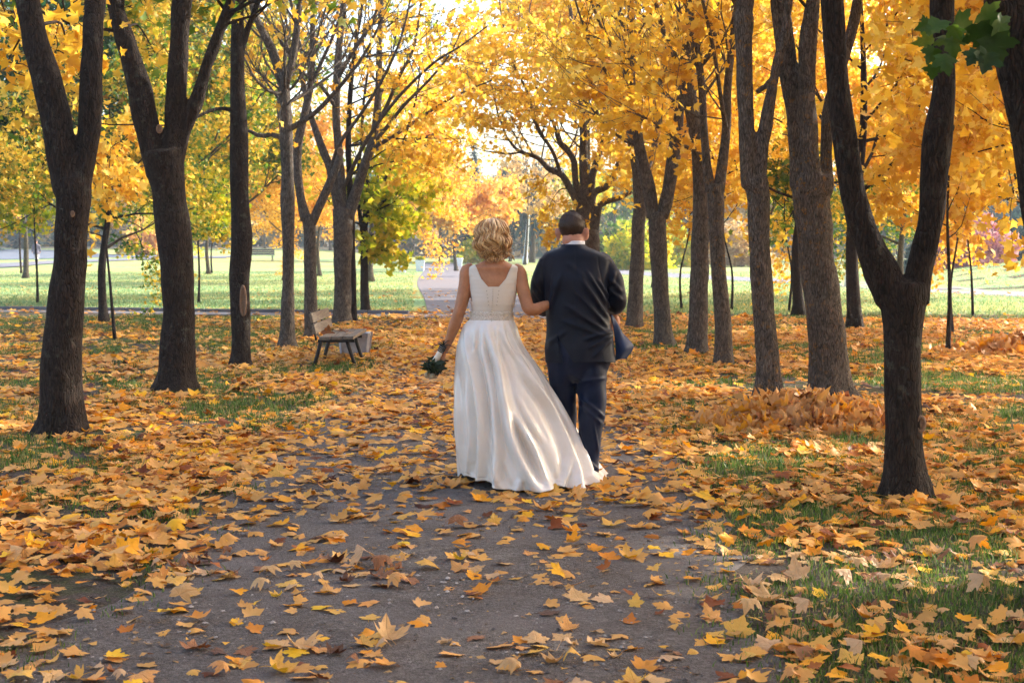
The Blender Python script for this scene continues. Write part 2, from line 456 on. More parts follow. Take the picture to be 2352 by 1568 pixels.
def row_tree(base, stems, label, leaf='yellow', n=3000, bark='bark', seed=1, ext=None, crown_z=2.6, fuse=.0, extra=None, clumps=(),
             knots=(), size=.126, lev=2, nb=7, name='maple_tree', group='maples lining the leafy path', bl=2.0, hi=False, up=.12):
    """base = (px, py) of the trunk's foot; stems = pixel polylines (px, py, width px[, dy])"""
    rng = np.random.default_rng(seed)
    g0 = gp(*base); Y = g0[1]
    root = thing(name, (g0[0], g0[1], 0), label, 'tree', group)
    W = []
    for st in stems:
        rows = []
        for s in st:
            dy = s[3] if len(s) > 3 else 0.0
            w = at(s[0], s[1], Y + dy); rows.append([*w, s[2] / 2 * mpp(Y + dy)])
        W.append(np.array(rows))
    W[0][0, 2] = -.06
    ROW.append((g0[0], g0[1], W[0][0, 3]))
    core = MB(); main = []
    for i, w in enumerate(W):
        L = np.linalg.norm(np.diff(w[:, :3], axis=0), axis=1).sum()
        q = cr(w, max(8, int(L / (.05 if fuse else .09))))
        main.append(q)
        k = 26 if fuse else (16 if Y < 26 else 11)
        tube(core, q[:, :3], q[:, 3], k, True, .09, seed * 3.7 + i, flare_fn(seed) if i == 0 else None)
    if fuse:
        core = remesh(core, fuse, 7)
        V = core.v[0]
        r_ = (vnoise(V * [34, 34, 5]) - .5) * .012 + (vnoise(V * [11, 11, 4]) - .5) * .014
        core.v[0] = V + core.normals * r_[:, None]
    tb = []; tw = []
    for i, q in enumerate(main):
        zt = q[-1, 2]
        # upward continuation of each limb, out of the frame
        if (ext is None or ext.get(i, True)) and (i > 0 or len(main) == 1):
            d = q[-1, :3] - q[-4, :3]
            grow(tb, tw, q[-1, :3], d + np.array([0, 0, .2]) * np.linalg.norm(d), q[-1, 3] * .95, bl * 1.35, lev, rng, up, .16, (.5, 1.0), (4, 6), 7)
        # side branches
        hgt = q[:, 2]; idx = np.where(hgt > crown_z)[0]
        if len(idx) < 2 or (i == 0 and len(main) > 1 and nb < 8): continue
        for b in range(nb):
            j = idx[min(int(rng.uniform(0, 1) * len(idx)), len(idx) - 2)]
            t = q[j + 1, :3] - q[j, :3]; t /= np.linalg.norm(t)
            a = np.cross(t, rng.normal(size=3)); a /= np.linalg.norm(a)
            ang = rng.uniform(.6, 1.15)
            grow(tb, tw, q[j, :3], t * math.cos(ang) + a * math.sin(ang), min(.026, q[j, 3] * .45) * rng.uniform(.6, 1), bl * rng.uniform(.5, 1), lev, rng, up, .2, (.5, 1.0), (3, 5), 6)
    lf = MB()
    for c in clumps:      # leafy sprays: (px, py, Y, radius m, leaves)
        c3 = at(c[0], c[1], c[2])
        best = min(((np.linalg.norm((q[j, :3] - c3) * [1, 1, 1.0]) + (0 if q[j, 2] < c3[2] + 1.2 else 3), q[j]) for q in main for j in range(0, len(q), 3)), key=lambda a: a[0])
        p0 = best[1][:3]; v = c3 - p0; L = np.linalg.norm(v)
        mid = p0 + v * .5 + np.array([0, 0, .12 * L]) + rng.normal(0, .05 * L, 3)
        tb.append((cr(np.array([p0, mid, c3]), 8), np.linspace(min(.02, best[1][3] * .4), .005, 8), 5))
        ctw = []
        for _ in range(max(4, int(c[3] * 9))):
            dd = rng.normal(size=3); dd[2] *= .6; dd /= np.linalg.norm(dd)
            grow(tb, ctw, p0 + v * rng.uniform(.55, 1) + rng.normal(0, .05, 3), dd, .006, c[3] * rng.uniform(.6, 1.1), 0, rng, -.03)
        foliage(lf, ctw, c[4], size, LOW, LOWF, rng, .1, .06)
    for P, r, k in tb: tube(core, P, r, k, True)
    if extra: extra(core, Y)
    core.build('trunk', M[bark], root)
    T, Fc = (MIV, MIF) if hi else (LOW, LOWF)
    foliage(lf, tw, n, size, T, Fc, rng)
    if lf.n: lf.build('crown', M[leaf], root)
    for (kx, ky, kr, *asp) in knots:    # sawn limb scars facing the camera
        ax_ = asp[0] if asp else .62; kb = MB(); c = at(kx, ky, Y); m_ = mpp(Y)
        for q in main:
            d = np.linalg.norm(q[:, [0, 2]] - c[[0, 2]], axis=1); j = d.argmin()
            if d[j] < q[j, 3] * 1.1: c[1] = min(c[1], q[j, 1] - math.sqrt(max(q[j, 3] ** 2 - (c[0] - q[j, 0]) ** 2, 1e-5)) * .96)
        th = np.linspace(0, 2 * pi, 20, endpoint=False)
        ring = c + np.stack([np.cos(th) * kr * ax_ * m_, np.full(20, -.006), np.sin(th) * kr * m_], -1)
        tube(kb, np.vstack([ring, ring[:2]]), kr * .3 * min(1, ax_ * 1.6) * m_, 8, False, .2, kx)
        ellipsoid(kb, c, (kr * ax_ * .8 * m_, .008, kr * .85 * m_), None, 14, 8)
        kb.build('branch_scar', M['cut'], root)
    return root

# ---- the left row
row_tree((142, 1000), [
    [(142, 1000, 98), (142, 950, 94), (142, 816, 88), (157, 638, 76), (163, 530, 76), (168, 459, 80), (166, 410, 84)],
    [(160, 440, 74), (145, 370, 70), (120, 235, 66), (83, 101, 57), (64, 0, 54), (40, -160, 50), (30, -330, 44)],
    [(172, 440, 62), (193, 372, 50), (205, 300, 50), (209, 235, 50), (213, 101, 43), (219, 0, 48, .1), (226, -160, 44, .2), (240, -330, 38, .3)]],
    'thick dark maple nearest on the left, forking into two limbs above head height', 'yellow', 3200, 'bark', 21, fuse=.017, crown_z=3.6, nb=5, clumps=[(165, 50, 14, .6, 110), (172, 170, 15, .6, 100), (20, 60, 13, .5, 70), (12, 150, 13, .4, 40), (150, 120, 13.4, .5, 60)],
    knots=[(178, 492, 6)])
row_tree((405, 900), [
    [(405, 900, 98), (407, 852, 82), (409, 745, 72), (408, 638, 72), (398, 530, 80), (390, 459, 80), (382, 403, 80), (374, 350, 90)],
    [(365, 400, 62), (342, 302, 60), (320, 202, 57), (290, 101, 44), (262, 0, 36), (235, -120, 34), (215, -260, 30)],
    [(390, 395, 58), (400, 320, 47), (402, 250, 46), (409, 168, 46), (418, 0, 41), (424, -150, 38, .2), (420, -300, 34, .3)],
    [(400, 385, 44), (425, 305, 25), (450, 235, 33), (470, 168, 30), (500, 84, 26), (531, 0, 21), (556, -100, 18), (575, -200, 15)]],
    'dark maple splitting into three limbs above a pale sawn knot', 'mixed', 2600, 'bark', 22, fuse=.018, crown_z=3.8, nb=5, clumps=[(335, 40, 17, .6, 110), (470, 30, 17, .6, 100), (360, 130, 17.5, .5, 60)],
    knots=[(377, 300, 8)])
row_tree((553, 845), [
    [(553, 845, 44), (553, 745, 42), (549, 638, 47), (555, 560, 50), (553, 500, 46), (549, 430, 43), (548, 302, 40), (546, 202, 34), (546, 34, 29), (546, -60, 26), (552, -200, 24)],
    [(552, 120, 18), (568, 70, 13), (590, 10, 11), (610, -80, 10)],
    [(546, 255, 10), (500, 250, 8, -.2), (450, 270, 6, -.4), (420, 290, 4, -.5)]],
    'single straight dark trunk with a long bark wound, third back on the left', 'mixed', 1500, 'bark', 23, crown_z=4.2, nb=6,
    knots=[(562, 690, 34, .17)])
row_tree((658, 800), [
    [(658, 800, 35), (661, 709, 30), (662, 566, 26), (660, 459, 34), (661, 403, 29), (657, 302, 30), (653, 202, 26), (650, 168, 30)],
    [(648, 190, 22), (632, 135, 22), (618, 101, 20), (592, 50, 16), (576, 0, 14), (560, -90, 12)],
    [(654, 190, 24), (668, 150, 18), (676, 110, 17), (684, 50, 15), (688, 0, 14), (692, -120, 12)],
    [(652, 322, 12), (636, 312, 11), (622, 309, 11), (598, 313, 10), (568, 299, 8), (545, 300, 5)],
    [(660, 300, 13), (680, 288, 13), (712, 268, 12), (739, 245, 11), (790, 188, 9), (840, 120, 7), (880, 40, 5)],
    [(652, 215, 9), (620, 210, 8, -.3), (585, 180, 6, -.5), (565, 140, 5, -.6), (540, 100, 4, -.7)],
    [(655, 240, 9), (700, 215, 8, .3), (750, 180, 6, .5), (800, 140, 4, .7)]],
    'slim maple with a crooked bare side arm, fourth back on the left', 'gold', 260, 'bark_grey', 24, ext={3: False, 4: False, 5: False, 6: False}, crown_z=3.6, nb=9, bl=1.7)
row_tree((714, 780), [
    [(714, 780, 30), (713, 638, 29), (711, 530, 28), (707, 495, 34)],
    [(703, 505, 24), (692, 460, 21), (684, 400, 20), (684, 336, 19), (700, 260, 17), (712, 200, 16), (717, 134, 15), (719, 34, 13), (725, -80, 11)],
    [(716, 515, 20), (735, 470, 20), (750, 437, 19), (770, 390, 17), (777, 368, 15), (784, 348, 13)],
    [(686, 370, 8), (660, 330, 7, .4), (640, 270, 6, .6), (640, 180, 4, .8)],
    [(712, 200, 10), (740, 140, 9), (770, 70, 7), (800, -20, 6)]],
    'grey leaning maple behind the bench whose right limb ends in a sawn stub', 'gold', 200, 'bark_grey', 25, ext={2: False, 3: False}, crown_z=4.2, nb=8, bl=1.8,
    knots=[(783, 349, 8)])
row_tree((784, 745), [
    [(785, 745, 44), (786, 700, 41), (787, 600, 41), (789, 520, 45), (789, 480, 46)],
    [(782, 495, 26), (772, 440, 24), (760, 390, 21), (740, 340, 18), (722, 290, 15), (706, 240, 13), (690, 150, 11), (680, 50, 9)],
    [(786, 495, 24), (784, 420, 22), (778, 350, 20), (772, 250, 19), (778, 120, 17), (790, 0, 14), (800, -100, 12)],
    [(800, 500, 28), (818, 440, 24), (834, 390, 21), (852, 335, 19), (864, 280, 17), (870, 200, 16), (872, 100, 14), (876, 0, 12), (880, -90, 10)],
    [(846, 345, 11), (900, 315, 10, -.5), (960, 275, 8, -.9), (1020, 235, 6, -1.2), (1080, 205, 4, -1.5), (1130, 185, 3, -1.7)],
    [(850, 340, 10), (890, 290, 9, -.6), (930, 240, 8, -1.2), (980, 190, 6, -1.6), (1030, 130, 4, -2), (1060, 70, 3, -2)],
    [(862, 290, 10), (890, 240, 9, -.4), (915, 180, 8, -.8), (950, 110, 6, -1), (965, 20, 5, -1), (975, -60, 4, -1)],
    [(760, 390, 10), (780, 330, 9, -.8), (830, 260, 8, -1.4), (880, 180, 7, -2), (920, 90, 5, -2.4), (945, -10, 4, -2.6)],
    [(772, 250, 10), (740, 200, 8, -.5), (700, 170, 6, -1), (650, 110, 5, -1.4), (620, 30, 3, -1.6)],
    [(840, 355, 8), (900, 330, 7, .5), (960, 320, 6, 1), (1020, 300, 4, 1.4)],
    [(776, 180, 10), (810, 120, 9, -.6), (850, 60, 7, -1), (880, -20, 6, -1.2)],
    [(790, 430, 10), (838, 330, 9, -1.4), (905, 235, 8, -2.2), (990, 150, 6, -3), (1060, 105, 4, -3.4), (1120, 60, 3, -3.6)]],
    'grey maple fanning long bare branches over the path behind the bench', 'yellow', 500, 'bark_grey', 26,
    ext={4: False, 5: False, 7: False, 8: False, 9: False, 11: False}, crown_z=4.4, nb=5, bl=1.9,
    clumps=[(1000, 250, 27, .7, 130), (940, 330, 28.6, .6, 90), (1060, 170, 26, .7, 120)])
row_tree((811, 742), [[(811, 742, 20), (809, 640, 18), (806, 520, 18), (804, 440, 15), (800, 330, 13), (806, 200, 11), (820, 80, 9)]],
    'thin dark trunk pressed close behind the fanning bare maple', 'yellow', 250, 'bark', 27, crown_z=4.5, nb=9, bl=1.7,
    clumps=[(930, 190, 27.6, .8, 90), (985, 130, 27, .9, 150), (1040, 60, 26.6, 1.0, 180), (1075, 320, 27, .8, 130), (965, 330, 28, .9, 140), (900, 270, 28, .7, 80), (1020, 340, 27.6, .9, 140), (1060, 390, 27.5, .6, 80), (1000, 400, 28, .6, 70), (960, 40, 27, .9, 110), (1000, 230, 27, .9, 140)])
row_tree((838, 720), [
    [(840, 720, 23), (837, 640, 18), (836, 560, 17), (835, 510, 19)],
    [(831, 520, 11), (824, 470, 9), (822, 400, 8), (830, 330, 7), (835, 240, 6), (850, 130, 5)],
    [(838, 520, 12), (850, 480, 10), (872, 435, 8), (895, 390, 7), (925, 330, 6), (950, 250, 5)],
    [(836, 515, 9), (840, 450, 8, .3), (846, 380, 7, .4), (860, 280, 6, .6), (880, 200, 5, .8)]],
    'slender maple at the end of the left row holding lime green leaves', 'lime', 900, 'bark', 28, crown_z=2.0, nb=9, bl=1.4, size=.17,
    clumps=[(900, 430, 33, 0.80, 252), (950, 400, 34, 0.80, 252), (905, 520, 33, 0.69, 252), (945, 500, 34, 0.69, 180), (870, 480, 33, 0.57, 150), (890, 575, 33, 0.46, 120),
            (925, 560, 33.5, 0.52, 132), (980, 445, 34.5, 0.69, 180), (960, 540, 34.5, 0.46, 78), (905, 350, 33, 0.69, 144), (860, 545, 32.5, 0.40, 90), (935, 590, 33, 0.34, 48)])

# ---- the right row
def big_knots(core, Y): pass
row_tree((2082, 1146), [
    [(2082, 1146, 104), (2078, 1090, 88), (2076, 1011, 86), (2070, 816, 84), (2071, 730, 94), (2072, 673, 104), (2074, 650, 100)],
    [(2050, 690, 84), (2022, 620, 80), (1990, 545, 66), (1968, 480, 58), (1956, 420, 55), (1934, 269, 54), (1921, 134, 54), (1911, 0, 53), (1900, -150, 50), (1895, -300, 44)],
    [(2096, 690, 70), (2110, 625, 58), (2124, 566, 60), (2139, 495, 63), (2145, 440, 64), (2152, 336, 64), (2166, 202, 53), (2164, 80, 52), (2163, 0, 53), (2158, -150, 48), (2150, -300, 42)]],
    'dark Y-shaped maple nearest on the right of the path', 'yellow', 1800, 'bark', 31, fuse=.014, crown_z=3.3, nb=4,
    knots=[(2106, 970, 17, .5)])
row_tree((1905, 915), [
    [(1906, 915, 92), (1904, 816, 90), (1892, 709, 84), (1877, 602, 82), (1868, 513, 82), (1865, 459, 84), (1868, 430, 98), (1868, 405, 92)],
    [(1838, 430, 46), (1832, 350, 40), (1826, 269, 38), (1811, 168, 41), (1798, 67, 45), (1789, 0, 40), (1775, -130, 36), (1760, -260, 32)],
    [(1868, 425, 44, -.12), (1862, 350, 39, -.14), (1859, 302, 38, -.14), (1854, 202, 38, -.14), (1855, 101, 41, -.14), (1867, 0, 32, -.1), (1875, -120, 28, 0), (1880, -240, 26, .1)],
    [(1898, 410, 34, .1), (1898, 335, 28, .12), (1902, 260, 26, .15), (1918, 190, 26, .2), (1945, 110, 26, .25), (1966, 30, 26, .3), (1978, -80, 24, .3), (1990, -220, 22, .3)],
    [(1800, 150, 20, .15), (1783, 172, 19, .12), (1766, 192, 18, .1), (1738, 212, 15, .06)]],
    'stout maple with ochre lichen and three limbs rising from a swollen collar', 'yellow', 1900, 'bark_lichen', 32, fuse=.018, ext={4: False}, crown_z=3.9, nb=5,
    knots=[(1853, 228, 8)])
row_tree((1765, 925), [
    [(1766, 925, 64), (1762, 816, 55), (1754, 709, 49), (1746, 602, 48), (1741, 459, 50), (1734, 410, 56)],
    [(1722, 430, 38), (1714, 302, 38), (1710, 202, 38), (1708, 101, 37), (1709, 40, 46), (1705, 0, 26), (1690, -130, 24), (1680, -250, 22)],
    [(1744, 420, 30), (1752, 336, 30), (1762, 269, 32), (1773, 202, 26), (1783, 150, 22), (1802, 80, 20), (1815, -40, 18), (1825, -160, 16)],
    [(1708, 60, 26), (1722, 0, 24), (1734, -120, 22), (1745, -250, 20)]],
    'brownish forked maple leaning slightly left, rooted beside the leaf heap', 'yellow', 1800, 'bark_lichen', 33, fuse=.018, crown_z=3.9, nb=6)
row_tree((1663, 840), [
    [(1664, 840, 42), (1661, 745, 38), (1652, 638, 34), (1645, 530, 34), (1644, 459, 38), (1641, 425, 40)],
    [(1632, 440, 26), (1624, 380, 20), (1617, 302, 17), (1612, 202, 17), (1600, 110, 16), (1585, 20, 14), (1570, -90, 12)],
    [(1650, 440, 27), (1660, 370, 23), (1668, 302, 22), (1671, 202, 19), (1682, 101, 17), (1692, 20, 16), (1700, -100, 14)],
    [(1668, 300, 11), (1655, 220, 10, -.4), (1640, 120, 9, -.6), (1620, 30, 7, -.8), (1600, -60, 6, -.9)]],
    'forked maple with a narrow V, fourth from the front on the right', 'yellow', 1800, 'bark_lichen', 34, crown_z=3.2, nb=7, ext={3: False},
    clumps=[(1640, 60, 18, .6, 110), (1560, 150, 18.5, .6, 130)])
row_tree((1600, 815), [
    [(1601, 815, 47), (1604, 709, 42), (1607, 602, 42), (1610, 459, 38), (1604, 350, 32), (1598, 302, 32), (1588, 250, 32), (1583, 202, 33), (1588, 140, 36), (1590, 60, 32), (1588, -20, 28), (1592, -150, 24)],
    [(1584, 240, 20), (1570, 210, 22), (1562, 180, 20), (1550, 130, 14), (1520, 60, 11), (1500, -30, 9)],
    [(1596, 160, 14), (1625, 130, 12), (1650, 60, 10), (1668, -30, 8)],
    [(1604, 345, 10), (1570, 335, 8, -.3), (1530, 300, 7, -.6), (1480, 270, 5, -1), (1440, 255, 3, -1.2)]],
    'straight brown maple trunk broken into stubs high up, fifth on the right', 'yellow', 1600, 'bark_grey', 35, crown_z=3.2, nb=8, ext={3: False},
    clumps=[(1500, 200, 20, .7, 150), (1470, 280, 19.6, .55, 120), (1545, 320, 20, .5, 80)])
row_tree((1527, 795), [
    [(1528, 795, 42), (1521, 709, 38), (1514, 602, 38), (1511, 530, 40), (1510, 490, 42)],
    [(1500, 500, 30), (1491, 437, 30), (1468, 336, 25), (1454, 235, 22), (1450, 168, 18), (1452, 67, 17), (1446, -20, 15), (1440, -120, 13)],
    [(1520, 500, 32), (1535, 437, 30), (1551, 336, 30), (1562, 235, 21), (1572, 140, 18), (1580, 40, 16), (1590, -60, 14)],
    [(1462, 300, 10), (1430, 250, 9, -.4), (1400, 180, 8, -.8), (1360, 110, 6, -1.2), (1330, 30, 5, -1.4), (1310, -40, 4, -1.5)],
    [(1452, 180, 10), (1420, 130, 8, -.4), (1380, 60, 7, -.8), (1350, -20, 5, -1)],
    [(1560, 250, 9), (1510, 190, 8, -.5), (1460, 140, 6, -.9), (1400, 100, 4, -1.3), (1350, 80, 3, -1.6)]],
    'forked maple standing just right of the groom in the row', 'yellow', 1900, 'bark_grey', 36, crown_z=3.0, nb=7, ext={3: False, 5: False},
    clumps=[(1400, 130, 21.5, .8, 210), (1340, 60, 21, .8, 200), (1430, 230, 21.5, .6, 150), (1370, 220, 21, .6, 130)])
row_tree((1456, 755), [
    [(1456, 755, 38), (1462, 638, 34), (1466, 530, 32), (1470, 459, 30), (1462, 380, 24), (1448, 300, 20), (1444, 200, 17), (1430, 90, 14), (1420, -30, 12)],
    [(1466, 440, 16), (1490, 380, 14, .3), (1510, 300, 12, .5), (1520, 200, 10, .6), (1530, 90, 8, .7)]],
    'plain upright maple trunk half hidden by the forked one near the groom', 'yellow', 1600, 'bark_grey', 37, crown_z=3.0, nb=9,
    clumps=[(1395, 330, 26, .6, 110), (1500, 330, 25.5, .5, 80)])
row_tree((1352, 722), [
    [(1352, 722, 56), (1353, 640, 54), (1353, 570, 50), (1352, 530, 48)],
    [(1340, 545, 20), (1331, 480, 18), (1305, 425, 17), (1288, 400, 16), (1261, 388, 14), (1235, 363, 11), (1191, 346, 8), (1164, 316, 5)],
    [(1344, 545, 20), (1334, 470, 18), (1322, 415, 16), (1318, 370, 14), (1300, 340, 13), (1284, 325, 10), (1270, 280, 7), (1240, 220, 5)],
    [(1350, 545, 22), (1344, 437, 22), (1340, 370, 20), (1340, 302, 18), (1330, 220, 13), (1320, 120, 10), (1310, 20, 8)],
    [(1356, 545, 20), (1358, 433, 17), (1366, 386, 15), (1389, 312, 12), (1400, 230, 10), (1420, 140, 8), (1440, 50, 6)],
    [(1360, 545, 20), (1362, 450, 17), (1396, 425, 15), (1425, 360, 13), (1419, 312, 12), (1430, 250, 9), (1460, 190, 7)],
    [(1364, 540, 22), (1372, 490, 18), (1384, 467, 15), (1426, 454, 11), (1450, 440, 8)],
    [(1288, 400, 9), (1270, 350, 8, -.5), (1235, 290, 7, -.9), (1210, 210, 5, -1.2), (1180, 150, 4, -1.5)]],
    'many-stemmed maple spreading low branches behind the groom', 'yellow', 2300, 'bark_grey', 38, crown_z=3.4, nb=9, bl=2.4, ext={6: False},
    clumps=[(1262, 470, 32, .75, 110), (1286, 530, 32, .6, 80), (1236, 520, 32, .45, 60), (1220, 250, 31, 1.08, 165), (1150, 210, 30.4, 1.08, 181),
            (1100, 150, 30, 1.20, 209), (1040, 110, 30, 1.08, 181), (1180, 100, 30, 1.20, 209), (1260, 150, 30.6, 1.08, 165), (1300, 250, 31, 0.84, 126), (1260, 50, 30, 1.20, 198), (1120, 40, 30, 1.20, 209),
            (1040, 250, 31, 0.96, 143), (1090, 280, 31, 0.84, 121), (1010, 190, 31, 0.96, 143), (1225, 440, 31.6, 0.48, 60)])
# the dark trunk cut by the right edge of the picture, with green leaves hanging from it
row_tree((2460, 1380), [
    [(2470, 1380, 150), (2462, 1100, 130), (2440, 800, 124), (2412, 560, 116), (2380, 340, 112), (2355, 200, 112), (2334, 80, 116), (2322, 0, 112), (2300, -160, 100), (2290, -300, 90)],
    [(2350, 120, 40), (2300, 20, 26, -.1), (2230, -30, 16, -.15), (2170, -10, 9, -.2), (2120, 40, 5, -.2)],
    [(2330, -20, 40), (2380, -140, 36, .2), (2420, -280, 30, .3)]],
    'almost black trunk cut off by the right edge with green leaves hanging beside it', 'yellow', 900, 'bark', 39, fuse=.018, crown_z=3.2, nb=3, ext={1: False}, hi=True)
# ------------------------------------------------------------------ hanging green leaves on the nearest trunk (a part of that tree)
_edge = [o for o in bpy.data.objects if o.get('label', '').startswith('almost black trunk')][0]
_lf = MB(); _rg = np.random.default_rng(77); _tw = MB()
_Yg = _edge.location.y - .25
for (px, py, s, ax, ay) in [(2150, 60, 74, -.5, -1), (2185, 95, 84, .1, -1), (2128, 95, 60, -1, -.5), (2172, 140, 66, .2, -1), (2210, 60, 70, 1, -.4), (2250, 80, 88, .3, -1), (2285, 110, 90, .3, -1),
                            (2262, 140, 70, -.4, -1), (2270, 40, 70, .9, -.5), (2300, 60, 66, .8, -.8), (2140, 125, 50, -.5, -1), (2120, 60, 46, -.9, -.4), (2196, 70, 50, .4, -1), (2236, 130, 54, -.6, -1), (2145, 165, 44, -.1, -1)]:
    c = at(px, py, _Yg + _rg.uniform(-.1, .12)); N = np.array([[_rg.normal(0, .35), -1, _rg.normal(0, .35)]])
    leaf_cloud(_lf, c[None], N, s * mpp(_Yg) * .84, HIV, HIF, _rg, .3, .5, .03, np.array([[ax, 0, ay]], float))
    st = c - np.array([ax, 0, ay]) * .04 ; e = c - np.array([ax, 0, ay]) / math.hypot(ax, ay) * .05 + np.array([0, .02, .1])
    tube(_tw, cr([st, (st + e) / 2 + [0, .01, .01], e], 5), .0018, 4)
_lf.build('green_leaf_spray', leaf_mat('leaf_near_green', [(0, lin('#263f12')), (.6, lin('#3f601a')), (1, lin('#6c7f2a'))], 5, .9, .45, .45), _edge)

# ------------------------------------------------------------------ background trees
def variant(seed, H, cb, cr_, tr, nl, ls, lod, nlimb=9, lev=2, lean=0.0, up=.1):
    rng = np.random.default_rng(seed); core = MB(); tb = []; tw = []
    P = np.array([[0, 0, -.05], [lean * .2 + rng.normal(0, .05), rng.normal(0, .05), H * .22], [lean * .6 + rng.normal(0, .1), rng.normal(0, .1), H * .5], [lean, rng.normal(0, .15), H * .86]])
    q = cr(P, 22); rad = np.interp(q[:, 2], [0, H * .2, H * .5, H * .86], [tr, tr * .8, tr * .5, tr * .12])
    tube(core, q, rad, 11, True, .08, seed, flare_fn(seed))
    for b in range(nlimb):
        z = cb + (H * .82 - cb) * (b + rng.uniform(0, .8)) / nlimb
        j = np.abs(q[:, 2] - z).argmin(); az = b * 2.4 + rng.uniform(-.4, .4)
        e = rng.uniform(.15, .75); d = np.array([math.cos(az) * math.cos(e), math.sin(az) * math.cos(e), math.sin(e)])
        f = (z - cb) / (H - cb); L = cr_ * (1 - .65 * f ** 1.4) * rng.uniform(.75, 1.1)
        grow(tb, tw, q[j], d, max(rad[j] * .45, .012), L, lev, rng, up, .17, (.5, 1.1), (3, 5), 6)
    for p_, r, k in tb: tube(core, p_, r, k, True)
    lf = MB(); T, Fc = lod
    foliage(lf, tw, nl, ls, T, Fc, rng, .18 if ls < .25 else .3, .1)
    return core.mesh('trunk'), lf.mesh('crown')

LOD1 = (LOW, LOWF); LOD2 = (FAR, FARF)
VAR = {
    'big': variant(101, 8.6, 2.3, 3.3, .15, 15000, .132, LOD1, 12),
    'wide': variant(102, 7.6, 2.1, 3.7, .14, 16500, .132, LOD1, 12, 2, .3, .04),
    'tall': variant(103, 10.5, 2.6, 3.0, .15, 15500, .135, LOD1, 14),
    'high': variant(109, 14.0, 6.6, 4.2, .18, 9000, .2, LOD1, 13),
    'small': variant(104, 4.6, 1.7, 1.35, .04, 1700, .16, LOD1, 9, 1),
    'slim': variant(105, 3.9, 1.75, .95, .028, 800, .15, LOD1, 8, 1, .04),
    'far': variant(106, 9.5, 2.0, 3.6, .17, 4200, .42, LOD2, 12, 1),
    'farlow': variant(107, 6.5, 1.6, 3.0, .12, 3000, .36, LOD2, 11, 1),
    'sparse': variant(108, 8.5, 2.5, 2.6, .1, 900, .34, LOD2, 13, 2),
}

def spruce_mesh(seed, H, r0, n):
    rng = np.random.default_rng(seed); core = MB(); lf = MB()
    tube(core, cr([[0, 0, -.05], [.05, 0, H * .5], [0, 0, H]], 10), np.linspace(.18, .02, 10), 9)
    z = H * (1 - np.sqrt(rng.uniform(.0, 1, n))) * .97 + .35; az = rng.uniform(0, 2 * pi, n)
    tier = .75 + .25 * np.sin(z * 9 + az)
    r = r0 * (1 - z / (H + .5)) * tier * rng.uniform(.35, 1.05, n) + .05
    P = np.stack([np.cos(az) * r, np.sin(az) * r, z - .25 * r], -1)
    N = np.stack([np.cos(az) * .3, np.sin(az) * .3, np.ones(n)], -1) + rng.normal(0, .25, (n, 3))
    leaf_cloud(lf, P, N, rng.uniform(.35, .65, n), np.array([(0, -.1), (.16, .2), (.1, .5), (0, 1), (-.12, .5), (-.16, .2)]), FARF, rng, .2, .3, 0, np.stack([np.cos(az), np.sin(az), np.full(n, -.35)], -1))
    return core.mesh('trunk'), lf.mesh('crown')

def willow_mesh(seed, H, r0, n):
    rng = np.random.default_rng(seed); core = MB(); lf = MB()
    tube(core, cr([[0, 0, -.05], [.1, 0, H * .4], [0, .1, H * .75]], 10), np.linspace(.3, .06, 10), 9)
    ns = 260; az = rng.uniform(0, 2 * pi, ns); rr = r0 * np.sqrt(rng.uniform(.05, 1, ns)); zt = H * np.sqrt(np.clip(1 - (rr / r0) ** 2 * .55, 0, 1)) * rng.uniform(.85, 1, ns)
    for a in range(ns):
        L = rng.uniform(.35, .85) * zt[a]; m = n // ns
        t = rng.uniform(0, 1, m)
        P = np.stack([np.cos(az[a]) * (rr[a] + .2 * t), np.sin(az[a]) * (rr[a] + .2 * t), zt[a] - L * t], -1) + rng.normal(0, .08, (m, 3))
        N = rng.normal(size=(m, 3)); N[:, 2] *= .2
        leaf_cloud(lf, P, N, rng.uniform(.4, .7, m), np.array([(0, 0), (.12, .3), (.1, .6), (0, 1), (-.1, .6), (-.12, .3)]), FARF, rng, .1, .2, 0, np.tile([[0, 0, -1.0]], (m, 1)) + rng.normal(0, .2, (m, 3)))
        if a % 5 == 0:
            p0 = np.array([0, .1, H * .6]); tube(core, cr([p0, (p0 + P[t.argmin()]) / 2 + [0, 0, .6], P[t.argmin()]], 6), np.linspace(.06, .015, 6), 5)
    return core.mesh('trunk'), lf.mesh('crown')

def bush_mesh(seed, r, h, n, ls):
    rng = np.random.default_rng(seed); lf = MB(); core = MB()
    for i in range(9):
        a = i * .7; tube(core, cr([[0.1 * math.cos(a), .1 * math.sin(a), -.03], [r * .4 * math.cos(a), r * .4 * math.sin(a), h * .5], [r * .75 * math.cos(a), r * .75 * math.sin(a), h * .85]], 6), np.linspace(.03, .008, 6), 5)
    th = rng.uniform(0, 2 * pi, n); u = rng.uniform(0, 1, n); rad = rng.uniform(.25, 1, n) ** .5
    lump = .8 + .3 * np.sin(th * 3 + seed) * np.cos(u * 6)
    P = np.stack([np.cos(th) * np.sqrt(1 - u * u) * r * rad * lump, np.sin(th) * np.sqrt(1 - u * u) * r * rad * lump, u * h * rad * lump + .1], -1)
    leaf_cloud(lf, P, rng.normal(size=(n, 3)), ls * rng.uniform(.6, 1.1, n), FAR, FARF, rng)
    return core.mesh('stems'), lf.mesh('foliage')

VAR['spruce'] = spruce_mesh(111, 11, 2.6, 4200)
VAR['willow'] = willow_mesh(112, 9.5, 4.6, 9000)
VAR['bush'] = bush_mesh(113, 2.0, 2.4, 2600, .3)

